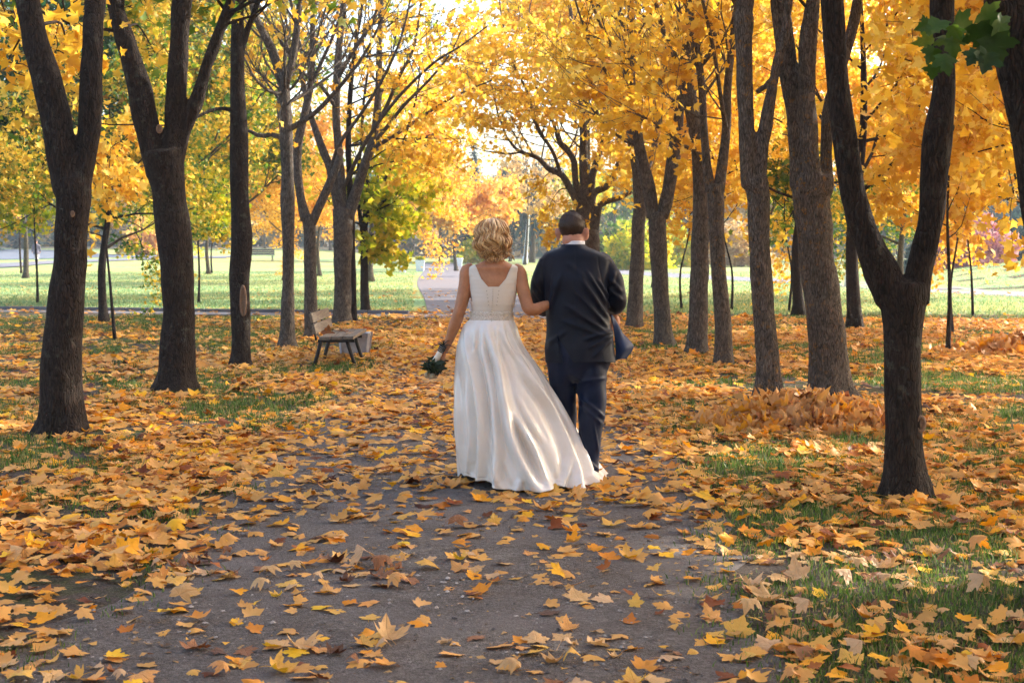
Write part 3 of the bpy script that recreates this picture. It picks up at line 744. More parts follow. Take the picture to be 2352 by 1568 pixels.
def plant(px, Y, kind, mat, label, s=1.0, bark='bark_far', name='park_tree', cat='tree', group='park trees beyond the rows', rz=None, sz=None, X=None, parts=('trunk', 'crown')):
    x = (px - CX) / F * Y if X is None else X
    r = thing(name, (x, Y, 0), label, cat, group)
    r.rotation_euler = (0, 0, rz if rz is not None else (px * .37) % 6.28); r.scale = (s, s, sz or s)
    for nm, me, mt in ((parts[0], VAR[kind][0], M[bark]), (parts[1], VAR[kind][1], M[mat])):
        o = bpy.data.objects.new(nm, me); COL.objects.link(o); o.parent = r
        if not me.materials: me.materials.append(mt)
        o.material_slots[0].link = 'OBJECT'; o.material_slots[0].material = mt
    if Y < 34: ROW.append((x, Y, .17 * s))
    return r

# behind the right row
plant(1966, 26.7, 'big', 'yellow', 'yellow maple whose slim trunk shows between the lichened trunk and the Y-shaped maple', .92, 'bark')
plant(1836, 32, 'wide', 'yellow', 'yellow maple rooted on the lawn edge just left of the lichened trunk', .95, 'bark')
plant(1752, 40, 'tall', 'gold', 'golden maple on the lawn hidden behind the brownish forked maple', .9)
plant(1612, 44, 'big', 'yellow', 'yellow maple on the lawn behind the straight brown trunk', .9)
plant(1506, 52, 'tall', 'yellow', 'yellow maple far behind the forked maple beside the groom', .9)
plant(1895, 46, 'wide', 'green', 'green maple on the lawn behind the stout lichened trunk', .62)
plant(2075, 38, 'wide', 'mixed', 'green and gold maple seen through the fork of the Y-shaped maple', .75)
plant(2130, 25, 'tall', 'yellow', 'broad yellow maple filling the view right of the Y-shaped maple', .84, 'bark', X=9.7)
plant(2500, 30, 'wide', 'gold', 'golden maple reaching in from the right edge behind the saplings', 1.0, 'bark')
plant(2420, 44, 'tall', 'yellow', 'yellow maple at the far right edge of the lawn', .95)
plant(2700, 22, 'big', 'yellow', 'yellow maple just outside the right edge shading the lawn', 1.05, 'bark')
plant(2600, 15.5, 'wide', 'yellow', 'yellow maple just outside the picture shading the right verge', 1.0, 'bark', X=8.2)
plant(3000, 9.5, 'big', 'yellow', 'yellow maple outside the picture shading the couple', 1.05, 'bark', X=8.8)
plant(3000, 4.5, 'wide', 'yellow', 'yellow maple added outside the picture beside the camera for shade', 1.05, 'bark', X=7.6)  # never in view, added for the shade it casts
plant(3000, 13.6, 'tall', 'gold', 'tall golden maple added outside the picture to keep sun off the gown', 1.0, 'bark', X=10.8)  # unseen, placed where it blocks a patch of sun on the skirt
plant(3000, -1.8, 'big', 'yellow', 'yellow maple added behind the camera on the right to darken the foreground', 1.0, 'bark', X=4.6)  # unseen maples from here to the left row, added to darken the foreground
plant(-2000, -.5, 'wide', 'yellow', 'yellow maple added outside the picture left of the camera to darken the foreground', 1.0, 'bark', X=-5.2)
plant(3000, -6.5, 'wide', 'gold', 'golden maple added well behind the camera on the right to darken the foreground', 1.0, 'bark', X=4.4)
plant(-2000, -5.2, 'big', 'mixed', 'green and yellow maple added behind the camera on the left to darken the foreground', 1.0, 'bark', X=-4.6)
# behind the left row
plant(236, 29, 'wide', 'mixed', 'green and yellow maple with a short dark forked trunk between the two nearest left trunks', .7, 'bark', rz=1.0)
plant(150, 36, 'tall', 'dark_green', 'dark green maple behind the nearest left trunk', .9)
plant(-75, 31, 'big', 'dark_green', 'dark green maple reaching in from the left edge of the picture', .95)
plant(410, 35, 'big', 'mixed', 'green and gold maple standing behind the three-limbed trunk', .95)
plant(556, 42, 'tall', 'mixed', 'half green maple behind the single straight trunk', .92)
plant(392, 46, 'tall', 'mixed', 'green and yellow maple far behind the three-limbed trunk on the lawn', .95)
plant(-40, 38, 'wide', 'green', 'green maple beyond the left edge of the picture', 1.0)
plant(655, 62, 'big', 'gold', 'golden maple behind the slim trunk with the crooked arm', .75)
plant(735, 70, 'wide', 'gold', 'golden maple on the lawn between the slim trunk and the fanning bare maple', .75)
plant(480, 75, 'wide', 'lime', 'lime yellow maple far behind the three-limbed trunk', .8)
plant(60, 66, 'big', 'green', 'green maple far behind at the left edge near the road', .9)
plant(850, 60, 'wide', 'gold', 'golden maple behind the end of the left row', 1.1)
plant(1350, 48, 'high', 'yellow', 'tall yellow maple whose high crown shows above the many-stemmed maple', 1.2, sz=.75)
# young trees
SAP = 'thin young maples on the lawn'
def sap(px, py, kind, mat, label, s, rz=0): return plant(px, gp(px, py)[1], kind, mat, label, s, 'bark', 'sapling', 'sapling', SAP, rz)
sap(2180, 810, 'small', 'yellow', 'young yellow maple leaning right beside the Y-shaped maple', .92, .3)
sap(2191, 770, 'slim', 'gold', 'thin sapling right behind the leaning young maple', 1.0, 1.0)
sap(2236, 725, 'slim', 'yellow', 'thin sapling in front of the pink shrub', 1.08, 2.0)
sap(1812, 717, 'slim', 'mixed', 'thin sapling close left of the lichened trunk', 1.1, 4.0)
sap(1566, 711, 'slim', 'yellow', 'thin sapling between the forked maple by the groom and the straight brown trunk', 1.05, .6)
sap(1681, 712, 'slim', 'yellow', 'thin sapling between the narrow V maple and the brownish forked maple', 1.1, 3.0)
sap(262, 780, 'slim', 'yellow', 'thin yellow sapling between the two nearest left trunks', 1.0, 2.4)
sap(86, 695, 'small', 'lime', 'bent thin sapling left of the nearest left trunk', .95, 1.2)
sap(456, 697, 'small', 'lime', 'young yellow-green maple right of the three-limbed trunk', .9, 5.0)
sap(50, 628, 'small', 'gold', 'young golden tree by the road at the far left', 1.5, 2.0)
sap(330, 612, 'slim', 'orange', 'sapling far off on the lawn right of the nearest left trunk', 1.8, 1.7)
sap(487, 628, 'slim', 'pale', 'far sapling right of the three-limbed trunk', 1.6, .2)
# middle distance in the gap over the couple
plant(1048, 84, 'farlow', 'orange', 'soft orange tree above the gravel path left of the bride', .95)
plant(1128, 92, 'farlow', 'gold', 'golden tree right above the bride', .9)
plant(1012, 120, 'far', 'orange', 'tall pinkish orange tree in the gap over the path', 1.0)
plant(1090, 128, 'spruce', 'blue_green', 'dark blue-green spruce in the gap left of the bride', 1.0, name='spruce_tree')
plant(1222, 122, 'willow', 'blue_green', 'drooping blue-green willow between bride and groom', 1.0, name='willow_tree')
plant(1205, 108, 'sparse', 'pale', 'nearly bare pale tree in the gap above the couple', 1.2)
plant(1255, 72, 'slim', 'pale', 'small tree with pale orange leaves beside the white post', 1.25, 'bark_far')
plant(1172, 128, 'far', 'orange', 'faded orange tree behind the white post', .8)
plant(1330, 118, 'far', 'lime', 'yellow-green tree far behind the groom', .85)
# the tree belt across the far side
_belt = [(-180, 130, 'far', 'gold', 1.1, 'golden tree of the far belt beyond the left edge'), (-40, 140, 'spruce', 'blue_green', 1.0, 'dark spruce of the far belt at the left edge'),
         (60, 148, 'spruce', 'blue_green', .9, 'dark spruce across the road left of the nearest trunk'), (170, 140, 'far', 'green', 1.0, 'green tree of the far belt behind the nearest left trunk'),
         (300, 150, 'far', 'orange', .9, 'orange tree of the far belt between the two nearest left trunks'), (420, 150, 'far', 'lime', .9, 'yellow-green tree of the far belt behind the three-limbed trunk'),
         (520, 155, 'far', 'green', .95, 'green tree of the far belt left of the single straight trunk'), (610, 150, 'farlow', 'pale', 1.1, 'pale tree of the far belt above the left far bench'),
         (690, 160, 'spruce', 'blue_green', .8, 'spruce of the far belt behind the slim trunk with the crooked arm'), (760, 150, 'farlow', 'gold', 1.2, 'low golden tree of the far belt behind the bench'),
         (880, 150, 'farlow', 'green', 1.2, 'green tree of the far belt above the blue bin'), (950, 155, 'far', 'pale', .8, 'pale tree of the far belt above the gravel path'),
         (1290, 150, 'spruce', 'blue_green', .9, 'spruce of the far belt left of the groom'), (1410, 140, 'far', 'green', .9, 'green tree of the far belt right of the groom'),
         (1480, 150, 'far', 'lime', .85, 'lime tree of the far belt behind the upright trunk by the groom'), (1570, 140, 'spruce', 'blue_green', .9, 'spruce of the far belt left of the straight brown trunk'),
         (1650, 140, 'far', 'pale', .9, 'pale tree of the far belt behind the narrow V maple'), (1760, 130, 'far', 'pale', .8, 'pale tree of the far belt behind the brownish forked maple'),
         (1850, 140, 'far', 'lime', .9, 'lime tree of the far belt behind the lichened trunk'), (1960, 130, 'willow', 'blue_green', .9, 'blue-green willow of the far belt left of the Y-shaped maple'),
         (2060, 135, 'far', 'pale', .9, 'pale tree of the far belt seen through the Y-shaped fork'), (2140, 120, 'willow', 'blue_green', 1.0, 'blue-green willow of the far belt right of the Y-shaped maple'),
         (2230, 130, 'far', 'lime', .9, 'lime tree of the far belt above the pink shrub'), (2330, 118, 'willow', 'blue_green', 1.0, 'blue-green willow of the far belt at the right edge'),
         (2450, 125, 'far', 'pale', 1.0, 'pale tree of the far belt beyond the right edge')]
for px, Y, kd, mt, s, lb in _belt:
    plant(px, Y, kd, mt, lb, s, name={'spruce': 'spruce_tree', 'willow': 'willow_tree'}.get(kd, 'park_tree'), group='far belt of trees across the park')
# shrubs
SH = ('stems', 'foliage')
plant(2240, 66, 'bush', 'pink', 'pinkish red shrub on the far side of the right footpath', 1.1, name='shrub', cat='shrub', group='shrubs', parts=SH)
plant(2150, 72, 'bush', 'blue_green', 'blue-green shrub left of the pink shrub', 1.1, name='shrub', cat='shrub', group='shrubs', parts=SH)
plant(2345, 74, 'bush', 'blue_green', 'dark blue-green shrub on the green bank at the right edge', 1.4, name='shrub', cat='shrub', group='shrubs', parts=SH)
plant(1462, 88, 'bush', 'lime', 'yellow-green shrub right of the groom', 1.3, name='shrub', cat='shrub', group='shrubs', parts=SH)
plant(1420, 96, 'bush', 'green', 'green shrub just right of the groom shoulder', 1.3, name='shrub', cat='shrub', group='shrubs', parts=SH)
plant(1100, 118, 'bush', 'lime', 'yellow-green shrub behind the far bench left of the bride', 1.1, name='shrub', cat='shrub', group='shrubs', parts=SH)
plant(335, 128, 'bush', 'orange', 'long rusty orange hedge bush between the two nearest left trunks', 1.3, name='shrub', cat='shrub', group='shrubs', parts=SH)
plant(1545, 100, 'bush', 'lime', 'yellowish shrub left of the straight brown trunk', 1.3, name='shrub', cat='shrub', group='shrubs', parts=SH)
plant(1700, 100, 'bush', 'pale', 'straw coloured shrub behind the brownish forked maple', 1.4, name='shrub', cat='shrub', group='shrubs', parts=SH)

# a wood so far off that it reads as one mass
_w = MB(); _n = 26000
_x = RN.uniform(-120, 120, _n); _y = 178 + RN.uniform(-7, 7, _n); _hh = 5.5 + 4.5 * n2(_x, _y * 0, .09) + 2.5 * n2(_x, _y * 0, .4, 3)
_z = RN.uniform(0, 1, _n) ** .8 * _hh
leaf_cloud(_w, np.stack([_x, _y, _z], -1), RN.normal(size=(_n, 3)), RN.uniform(.8, 1.5, _n), FAR, FARF, RN)
_wm = leaf_mat('leaf_far_wood', [(0, lin('#1e3a30')), (.35, lin('#4a6038')), (.6, lin('#a08a3c')), (1, lin('#c59a58'))], .12, 1.2, .35, spots=False)
tag(_w.build('far_wood', _wm), 'distant autumn wood closing the far side of the park', 'wood', kind='stuff')
# ------------------------------------------------------------------ ground
def terrain(x, y):
    x = np.asarray(x, float); y = np.asarray(y, float)
    left = 1.25 * sm(-6, -24, x) * sm(92, 165, y)
    bank = 1.1 * np.exp(-(((x - 24.5) / 7.0) ** 2 + ((y - 58) / 7.5) ** 2))
    return left + bank * sm(47.5, 51, y)

def gpt(px, py):
    d = ray(px, py); t0, t1 = 1e-4, 400 / d[1]
    for _ in range(60):
        t = (t0 + t1) / 2; p = d * t
        if p[2] + HC > terrain(p[0], p[1]): t0 = t
        else: t1 = t
    return d * t1 + np.array([0, 0, HC])

for _o in bpy.data.objects:      # stand far plants on the rising ground
    if _o.parent is None and _o.type == 'EMPTY' and _o.location.y > 45:
        _o.location.z = float(terrain(_o.location.x, _o.location.y))

def sheet(name, xs, ys, zoff, mat, zfun=terrain):
    X, Y = np.meshgrid(xs, ys); Z = zfun(X, Y) + zoff
    mb = MB(); mb.add(np.stack([X, Y, Z], -1), grid_faces(len(ys), len(xs), False))
    return tag(mb.build(name, mat), kind='structure')

def strip(name, L, R_, zoff, mat, n=40, m=6):
    """sheet between two world polylines"""
    A = cr(np.array(L, float), n); B = cr(np.array(R_, float), n); t = np.linspace(0, 1, m)[None, :, None]
    P = A[:, None] * (1 - t) + B[:, None] * t
    P[..., 2] = terrain(P[..., 0], P[..., 1]) + zoff
    mb = MB(); mb.add(P, grid_faces(n, m, False))
    return tag(mb.build(name, mat), kind='structure')

g = G('soil_and_grass'); o = g.obj()
big = g.noise(o, .55, 4); mid = g.noise(o, 3.5, 5, .65); fine = g.noise(o, 60, 4, .7)
c1 = g.ramp(fine, [(.3, lin('#2c2622')), (.55, lin('#564c44')), (.75, lin('#7c7066'))])
c2 = g.ramp(fine, [(.3, lin('#232a10')), (.55, lin('#44511f')), (.75, lin('#6f7a3c'))])
fm = g.ramp(g.math('ADD', g.math('MULTIPLY', mid, .6), g.math('MULTIPLY', big, .4)), [(.48, (0, 0, 0)), (.62, (1, 1, 1))])
M['ground'] = g.done(g.bsdf(g.mix(fm, c1, c2), .95, g.bump(fine, .8, .03), **{'Specular IOR Level': .15}))
_xs = np.unique(np.r_[np.linspace(-190, -60, 10), np.linspace(-60, 60, 61), np.linspace(60, 190, 10)])
_ys = np.unique(np.r_[np.linspace(-40, 40, 17), np.linspace(40, 180, 71), np.linspace(180, 260, 6)])
sheet('ground', _xs, _ys, 0.0, M['ground'])

g = G('lawn_grass'); o = g.obj()
band = g.noise(g.mapping(o, (.05, .22, 1)), 1.0, 4, .6); fine = g.noise(g.mapping(o, (1, .35, 1)), 14, 5, .7); mid = g.noise(g.mapping(o, (.35, 1, 1)), .9, 5, .65)
cg = g.ramp(fine, [(.3, lin('#4a6c40')), (.5, lin('#789a68')), (.72, lin('#a2ba8c'))])
cy = g.ramp(fine, [(.3, lin('#7c7838')), (.5, lin('#b0a050')), (.72, lin('#d0b878'))])
fb = g.ramp(g.math('ADD', g.math('MULTIPLY', band, .55), g.math('MULTIPLY', mid, .45)), [(.44, (0, 0, 0)), (.6, (1, 1, 1))])
M['lawn'] = g.done(g.bsdf(g.mix(fb, cg, cy), .95, g.bump(fine, .6, .05), **{'Specular IOR Level': .15}))
sheet('lawn', np.linspace(-70, 70, 71), np.linspace(33.6, 150, 60), .004, M['lawn'])

# main path: irregular trodden edges
g = G('path_grit'); o = g.obj()
fine = g.noise(o, 48, 8, .9); mid = g.noise(o, 6, 6, .75); big = g.noise(o, .8, 3)
vor = g.n('TexVoronoi', {'Vector': o, 'Scale': 120.0}).outputs['Distance']
c = g.ramp(fine, [(.34, lin('#26221f')), (.46, lin('#5f5752')), (.56, lin('#87807b')), (.66, lin('#c0b7b0'))])
c = g.mix(g.ramp(mid, [(.4, (.0, .0, .0)), (.7, (.6, .6, .6))]), c, lin('#55483e'))
c = g.mix(g.ramp(big, [(.45, (0, 0, 0)), (.65, (.5, .5, .5))]), c, lin('#8a827e'))
h = g.math('ADD', g.math('MULTIPLY', fine, 1.0), g.math('MULTIPLY', vor, .8))
M['path'] = g.done(g.bsdf(c, .85, g.bump(h, 1.0, .02), **{'Specular IOR Level': .3}))
_py = np.linspace(-8, 30.2, 170)
def path_edges(y):
    y = np.asarray(y, float)
    xl = -1.85 + .75 * (n2(y * 0, y, .55) - .5) + .35 * (n2(y * 0, y, 2.1, 4) - .5)
    xr = 1.25 + .75 * (n2(y * 0, y, .5, 9) - .5) + .4 * (n2(y * 0, y, 2.3, 5) - .5)
    return xl, xr
_xl, _xr = path_edges(_py); _t = np.linspace(0, 1, 24)[None, :]
_X = _xl[:, None] * (1 - _t) + _xr[:, None] * _t; _Y = np.repeat(_py[:, None], 24, 1)
_Z = .006 + .02 * (n2(_X, _Y, .9) - .35) * np.sin(_t * pi)
_mb = MB(); _mb.add(np.stack([_X, _Y, np.maximum(_Z, .005)], -1), grid_faces(len(_py), 24, False))
tag(_mb.build('path', M['path']), kind='structure')

M['pave'] = plain('pale_paving', '#6b6a72', .8, 6, .2, .15)
M['gravel'] = plain('pale_gravel', '#625f66', .9, 40, .25, .5)
M['asphalt'] = plain('road_asphalt', '#5c6470', .8, 12, .2, .2)
strip('cross_path', [(-22, 35.0, 0), (-12, 33.4, 0), (-2.5, 30.9, 0), (6, 29.8, 0), (11, 29.0, 0)], [(-22, 35.9, 0), (-12, 34.3, 0), (-2.5, 32.3, 0), (6, 30.6, 0), (11, 29.7, 0)], .010, M['pave'])
strip('gravel_path', [(-1.9, 32.2, 0), (-2.6, 42, 0), (-4.0, 60, 0), (-5.6, 90, 0), (-8, 118, 0)], [(1.2, 31.6, 0), (.4, 42, 0), (-1.2, 60, 0), (-2.6, 90, 0), (-4.6, 118, 0)], .014, M['gravel'])
_r = [gp(x, y) for x, y in ((1300, 615), (1420, 619), (1700, 636), (2000, 655), (2352, 671), (2700, 688))]
_r2 = [gp(x, y) for x, y in ((1300, 626), (1420, 631), (1700, 647), (2000, 665), (2352, 683), (2700, 702))]
strip('footpath', _r, _r2, .010, M['pave'])
_r = [gpt(x, y) for x, y in ((-420, 574), (-100, 573), (60, 574), (150, 577), (260, 585), (520, 590))]
_r2 = [gpt(x, y) for x, y in ((-420, 600), (-100, 598), (60, 596), (150, 594), (260, 592), (520, 594))]
strip('road', _r, _r2, .05, M['asphalt'])
_r = [gpt(x, y) for x, y in ((-300, 612), (0, 606), (115, 600), (300, 595), (560, 588))]
_r2 = [gpt(x, y) for x, y in ((-300, 624), (0, 616), (115, 607), (300, 599), (560, 591))]
strip('side_footpath', _r, _r2, .06, M['pave'])
# low kerb of pale stones along the lawn on the left and right of the gravel path
def kerb(name, pts, label):
    P = cr(np.array(pts, float), 60); root = MB()
    L = np.r_[0, np.cumsum(np.linalg.norm(np.diff(P, axis=0), axis=1))]
    for s in np.arange(0, L[-1] - .9, 1.0):
        a = np.array([np.interp(s + .5, L, P[:, i]) for i in range(3)]); b = np.array([np.interp(s + .6, L, P[:, i]) for i in range(3)])
        box(root, a + [0, 0, .03 + RN.uniform(-.008, .008)], (.49, .05, .055), rotz(math.atan2(*(b - a)[[1, 0]])), .012)
    return tag(root.build(name, M['pave'], smooth=False), label, 'kerb')
kerb('kerb', [(-22, 36.0, 0), (-12, 34.4, 0), (-4, 32.75, 0), (-2.2, 32.35, 0)], 'low pale kerb stones edging the lawn left of the gravel path')

# ------------------------------------------------------------------ litter of leaves
LIT = [(0, lin('#43200c')), (.12, lin('#834112')), (.24, lin('#bd701c')), (.37, lin('#da8f28')), (.45, lin('#e2b070')), (.53, lin('#dc8814')), (.70, lin('#ea9a12')), (.86, lin('#f2ae16')), (1, lin('#f5c42c'))]
M['litter'] = leaf_mat('leaf_litter', LIT, .9, .22, .25, .55, lin('#dca658'))
def on_path(x, y):
    a, b = path_edges(y)
    return sm(-.35, .35, x - a) * sm(-.35, .35, b - x)
def clear(x, y):
    k = np.ones(len(x), bool)
    for (tx, ty, tr) in ROW: k &= (x - tx) ** 2 + (y - ty) ** 2 > (tr * 1.02) ** 2
    return k
def dens(x, y):
    p = on_path(x, y)
    patch = n2(x, y, .55, 20) * .6 + n2(x, y, 1.6, 21) * .4
    verge = ((36 - 18 * sm(-1, 2, x)) + 150 * sm(.39, .61, patch)) * (1 - .45 * sm(2.5, 5, x) * sm(10, 5, y))
    verge = verge * (1 - .55 * sm(24, 32, y))
    left_far = sm(-3.2, -5.5, x) * sm(17, 24, y)
    verge = verge * (1 - .6 * left_far)
    pth = 32 + 36 * sm(7, 10.5, y) + 42 * sm(10, 15, y)
    pth = pth * (.45 + 1.1 * n2(x, y, .9, 30)) * (.6 + .8 * n2(x, y, 3.1, 31))
    pth = pth * (1 - .75 * sm(28.5, 30.5, y))
    d = verge * (1 - p) + pth * p
    lawn = sm(31.5, 34.5, y + .25 * x)
    return d * (1 - lawn) + lawn * 5 * sm(.45, .7, n2(x, y, .2, 40)) * sm(60, 35, y)
def scatter(n, y0, y1, marg):
    y = np.sqrt(RN.uniform(y0 ** 2, y1 ** 2, n)); w = .372 * y + marg
    x = RN.uniform(-1, 1, n) * w
    area = .372 * (y1 ** 2 - y0 ** 2) + 2 * marg * (y1 - y0)
    # weights correct for the constant margin
    return x, y, area
def lay(mb, y0, y1, T, Fc, mul, size=.135, marg=2.2, fold=.2, curl=.35, wav=.0, tilt=.17):
    nmax = 210 * mul
    area = .372 * (y1 ** 2 - y0 ** 2) + 2 * marg * (y1 - y0)
    n = int(area * nmax)
    u = RN.uniform(0, 1, n * 2)
    y = y0 + (y1 - y0) * RN.uniform(0, 1, n * 2)
    wy = .372 * y + marg; keep = u < wy / (.372 * y1 + marg); y = y[keep][:n]; wy = wy[keep][:n]
    x = RN.uniform(-1, 1, len(y)) * wy
    d = dens(x, y); k = (RN.uniform(0, 1, len(x)) < d * mul / nmax) & clear(x, y)
    x, y, d = x[k], y[k], d[k]
    z = .012 + RN.uniform(0, 1, len(x)) ** 2 * .05 * np.clip(d / 120, .15, 1) + terrain(x, y)
    N = np.stack([RN.normal(0, tilt, len(x)), RN.normal(-.06, tilt, len(x)), np.ones(len(x))], -1)
    up = RN.uniform(0, 1, len(x)) < .035; N[up, 2] = .4; z[up] += .035
    N[RN.uniform(0, 1, len(x)) < .4] *= -1
    leaf_cloud(mb, np.stack([x, y, z], -1), N, size * RN.uniform(.55, 1.15, len(x)), T, Fc, RN, fold, curl, wav)
_lb = MB()
lay(_lb, 3.6, 7.0, HIV, HIF, .85, .085, 2.0, .18, .32, .02, .2)
lay(_lb, 7.0, 12.5, HIV, HIF, 1.4, .104, 2.0, .2, .4, .028, .17)
lay(_lb, 12.5, 22, MIV, MIF, 1.4, .114)
lay(_lb, 22, 62, MIV, MIF, 1.1, .128, 1.5)
# crumbs: torn bits of leaf trodden into the path
_n = 26000; _y = np.sqrt(RN.uniform(4.0 ** 2, 16.0 ** 2, _n)); _x = RN.uniform(-1, 1, _n) * (.372 * _y + .5)
_k = RN.uniform(0, 1, _n) < sm(.4, .65, n2(_x, _y, 1.7, 55)); _x, _y = _x[_k], _y[_k]; _n = len(_x)
_cb = MB(); leaf_cloud(_cb, np.stack([_x, _y, np.full(_n, .012)], -1), np.stack([RN.normal(0, .15, _n), RN.normal(0, .15, _n), np.ones(_n)], -1), .008 + .04 * RN.uniform(0, 1, _n) ** 2.2, FAR, FARF, RN)
tag(_cb.build('leaf_crumbs', leaf_mat('leaf_crumbs', [(0, lin('#4a3220')), (.5, lin('#8a6a44')), (.85, lin('#b8935c')), (1, lin('#d09a34'))], 2, .4, .1, .7)), 'trodden crumbs of brown leaf on the grey path', 'fallen leaves', kind='stuff')
tag(_lb.build('leaf_litter', M['litter']), 'carpet of fallen yellow, orange and tan maple leaves under the trees', 'fallen leaves', kind='stuff')

# loose pebbles and grit on the path
_pm = MB(); _n = 9000; _y = np.sqrt(RN.uniform(4.2 ** 2, 13.0 ** 2, _n)); _x = RN.uniform(-2.2, 1.7, _n)
_k = RN.uniform(0, 1, _n) < on_path(_x, _y) * sm(.3, .6, n2(_x, _y, 1.1, 95)); _x, _y = _x[_k], _y[_k]; _n = len(_x)
_oc = np.array([(1, 0, 0), (0, 1, 0), (-1, 0, 0), (0, -1, 0), (0, 0, .8), (.7, .7, .3), (-.7, .7, .35), (-.7, -.7, .3), (.7, -.7, .35)], float)
_of = np.array([(0, 5, 4), (5, 1, 4), (1, 6, 4), (6, 2, 4), (2, 7, 4), (7, 3, 4), (3, 8, 4), (8, 0, 4), (0, 1, 5), (1, 2, 6), (2, 3, 7), (3, 0, 8)])
_sz = .0025 + .009 * RN.uniform(0, 1, _n) ** 3
_V = np.stack([_x, _y, np.full(_n, .014)], -1)[:, None] + _oc[None] * _sz[:, None, None] * RN.uniform(.6, 1.3, (_n, 1, 3)) * RN.uniform(.8, 1.2, (_n, 9, 1))
_pm.add(_V.reshape(-1, 3), (_of[None] + (np.arange(_n) * 9)[:, None, None]).reshape(-1, 3))
tag(_pm.build('gravel', leaf_mat('pebble', [(0, lin('#3c3634')), (.5, lin('#7d7672')), (1, lin('#b8b0a8'))], 1, .2, 0.0, .8, spots=False), smooth=False), 'loose grit and small pebbles on the grey path', 'gravel', kind='stuff')

# leaf heaps
def heap(c, rx, ry, h, n, label, lod, size):
    mb = MB(); nu, nv = 40, 14
    th = np.linspace(0, 2 * pi, nu, endpoint=False); r = np.linspace(1, 0.02, nv)
    shp = lambda r_, t: h * (1 - r_ ** 1.7) * (.75 + .5 * n2(np.cos(t) * r_ * 2, np.sin(t) * r_ * 2, 1.2, c[0]))
    P = np.stack([c[0] + rx * r[:, None] * np.cos(th), c[1] + ry * r[:, None] * np.sin(th), shp(r[:, None], th[None]) * .75 - .02], -1)
    mb.add(P, grid_faces(nv, nu)); 
    rr = np.sqrt(RN.uniform(0, 1, n)); tt = RN.uniform(0, 2 * pi, n)
    Q = np.stack([c[0] + rx * 1.3 * rr * np.cos(tt), c[1] + ry * 1.3 * rr * np.sin(tt), shp(np.minimum(rr * 1.15, 1), tt) * RN.uniform(.75, 1.05, n) + .02], -1)
    N = RN.normal(0, .6, (n, 3)) + [0, -.25, .6]
    k = clear(Q[:, 0], Q[:, 1]); Q, N = Q[k], N[k]
    leaf_cloud(mb, Q, N, size * RN.uniform(.6, 1.15, len(Q)), *lod, RN, .4, .9, .05)
    V = np.concatenate(mb.v); V[:, 2] += 0
    return tag(mb.build('leaf_heap', M['heap']), label, 'leaf heap', 'raked heaps of leaves')
HEAP = [(0, lin('#6a3410')), (.16, lin('#a05a1c')), (.36, lin('#d08c34')), (.55, lin('#dfa650')), (.75, lin('#e69a1c')), (1, lin('#f2b62c'))]
M['heap'] = leaf_mat('leaf_heap', HEAP, 1.5, .3, .25, .55, lin('#cc9c64'))
heap((2.62, 12.45, 0),   .78, .55, .25, 1150, 'low wide heap of curled brown and orange leaves at the foot of the lichened trunk', (HIV, HIF), .15)
heap((8.0, 20.8, 0), 1.5, .8, .3, 700, 'low brown heap of leaves at the right edge beyond the saplings', (MIV, MIF), .16)

# ---- the leaves that show largest: each one an object of its own
LC = {'golden yellow': ('#e8ac18', '#f2c436', '#e0ac58'), 'orange': ('#d87c18', '#e89c24', '#d6a060'), 'tan': ('#c08c4c', '#d8a868', '#d6ac74'),
      'pale peach': ('#c99a68', '#d8b184', '#d2ab7e'), 'rust brown': ('#6a3312', '#8c4e1e', '#9a6a44'), 'dark brown': ('#3c1e10', '#5a3018', '#6a4a34')}
def veined(name, a, b, back):
    """a fallen leaf: blotched blade with paler veins running from the stalk into the five lobes"""
    g = G(name); o = g.obj(); geo = g.n('NewGeometry'); rnd = g.n('ObjectInfo').outputs['Random']
    sx = g.n('SeparateXYZ', {'Vector': o}); x = g.math('ABSOLUTE', sx.outputs['X']); y = g.math('ADD', sx.outputs['Y'], .35)
    dmin = None
    for ang in (0, 50, 96):
        c_, s_ = math.cos(math.radians(ang)), math.sin(math.radians(ang))
        d = g.math('ABSOLUTE', g.math('SUBTRACT', g.math('MULTIPLY', x, c_), g.math('MULTIPLY', y, s_)))
        dmin = d if dmin is None else g.math('MINIMUM', dmin, d)
    vein = g.ramp(dmin, [(0, (1, 1, 1)), (.03, (0, 0, 0))])
    mv = g.n('VectorMath', {0: o}, operation='ADD'); cb = g.n('CombineXYZ', {'X': g.math('MULTIPLY', rnd, 31.0)}); g.t.links.new(cb.outputs[0], mv.inputs[1]); v = mv.outputs[0]
    n1 = g.noise(v, 2.6, 4, .6); n2_ = g.noise(v, 14, 4, .7)
    c = g.ramp(g.math('ADD', g.math('MULTIPLY', n1, .8), g.math('MULTIPLY', g.math('SUBTRACT', rnd, .5), .5)), [(.2, lin(a)), (.6, lin(b))])
    c = g.mix(g.math('MULTIPLY', g.ramp(n2_, [(.52, (0, 0, 0)), (.7, (1, 1, 1))]), .55), c, [q * .5 for q in lin(a)[:3]] + [1])
    c = g.mix(g.math('MULTIPLY', vein, .45), c, [min(1, q * 1.35 + .03) for q in lin(b)[:3]] + [1])
    c = g.mix(g.math('MULTIPLY', geo.outputs['Backfacing'], .7), c, lin(back))
    p = g.bsdf(c, .5, g.bump(g.math('SUBTRACT', n1, g.math('MULTIPLY', vein, .4)), .5, .03), **{'Specular IOR Level': .35})
    t = g.n('BsdfTranslucent', {'Color': c}); mx = g.n('MixShader', {0: .22}); g.t.links.new(p.outputs[0], mx.inputs[1]); g.t.links.new(t.outputs[0], mx.inputs[2])
    return g.done(mx)
LM = {k: veined('leaf_fallen_' + k.replace(' ', '_'), a, b, c) for k, (a, b, c) in LC.items()}
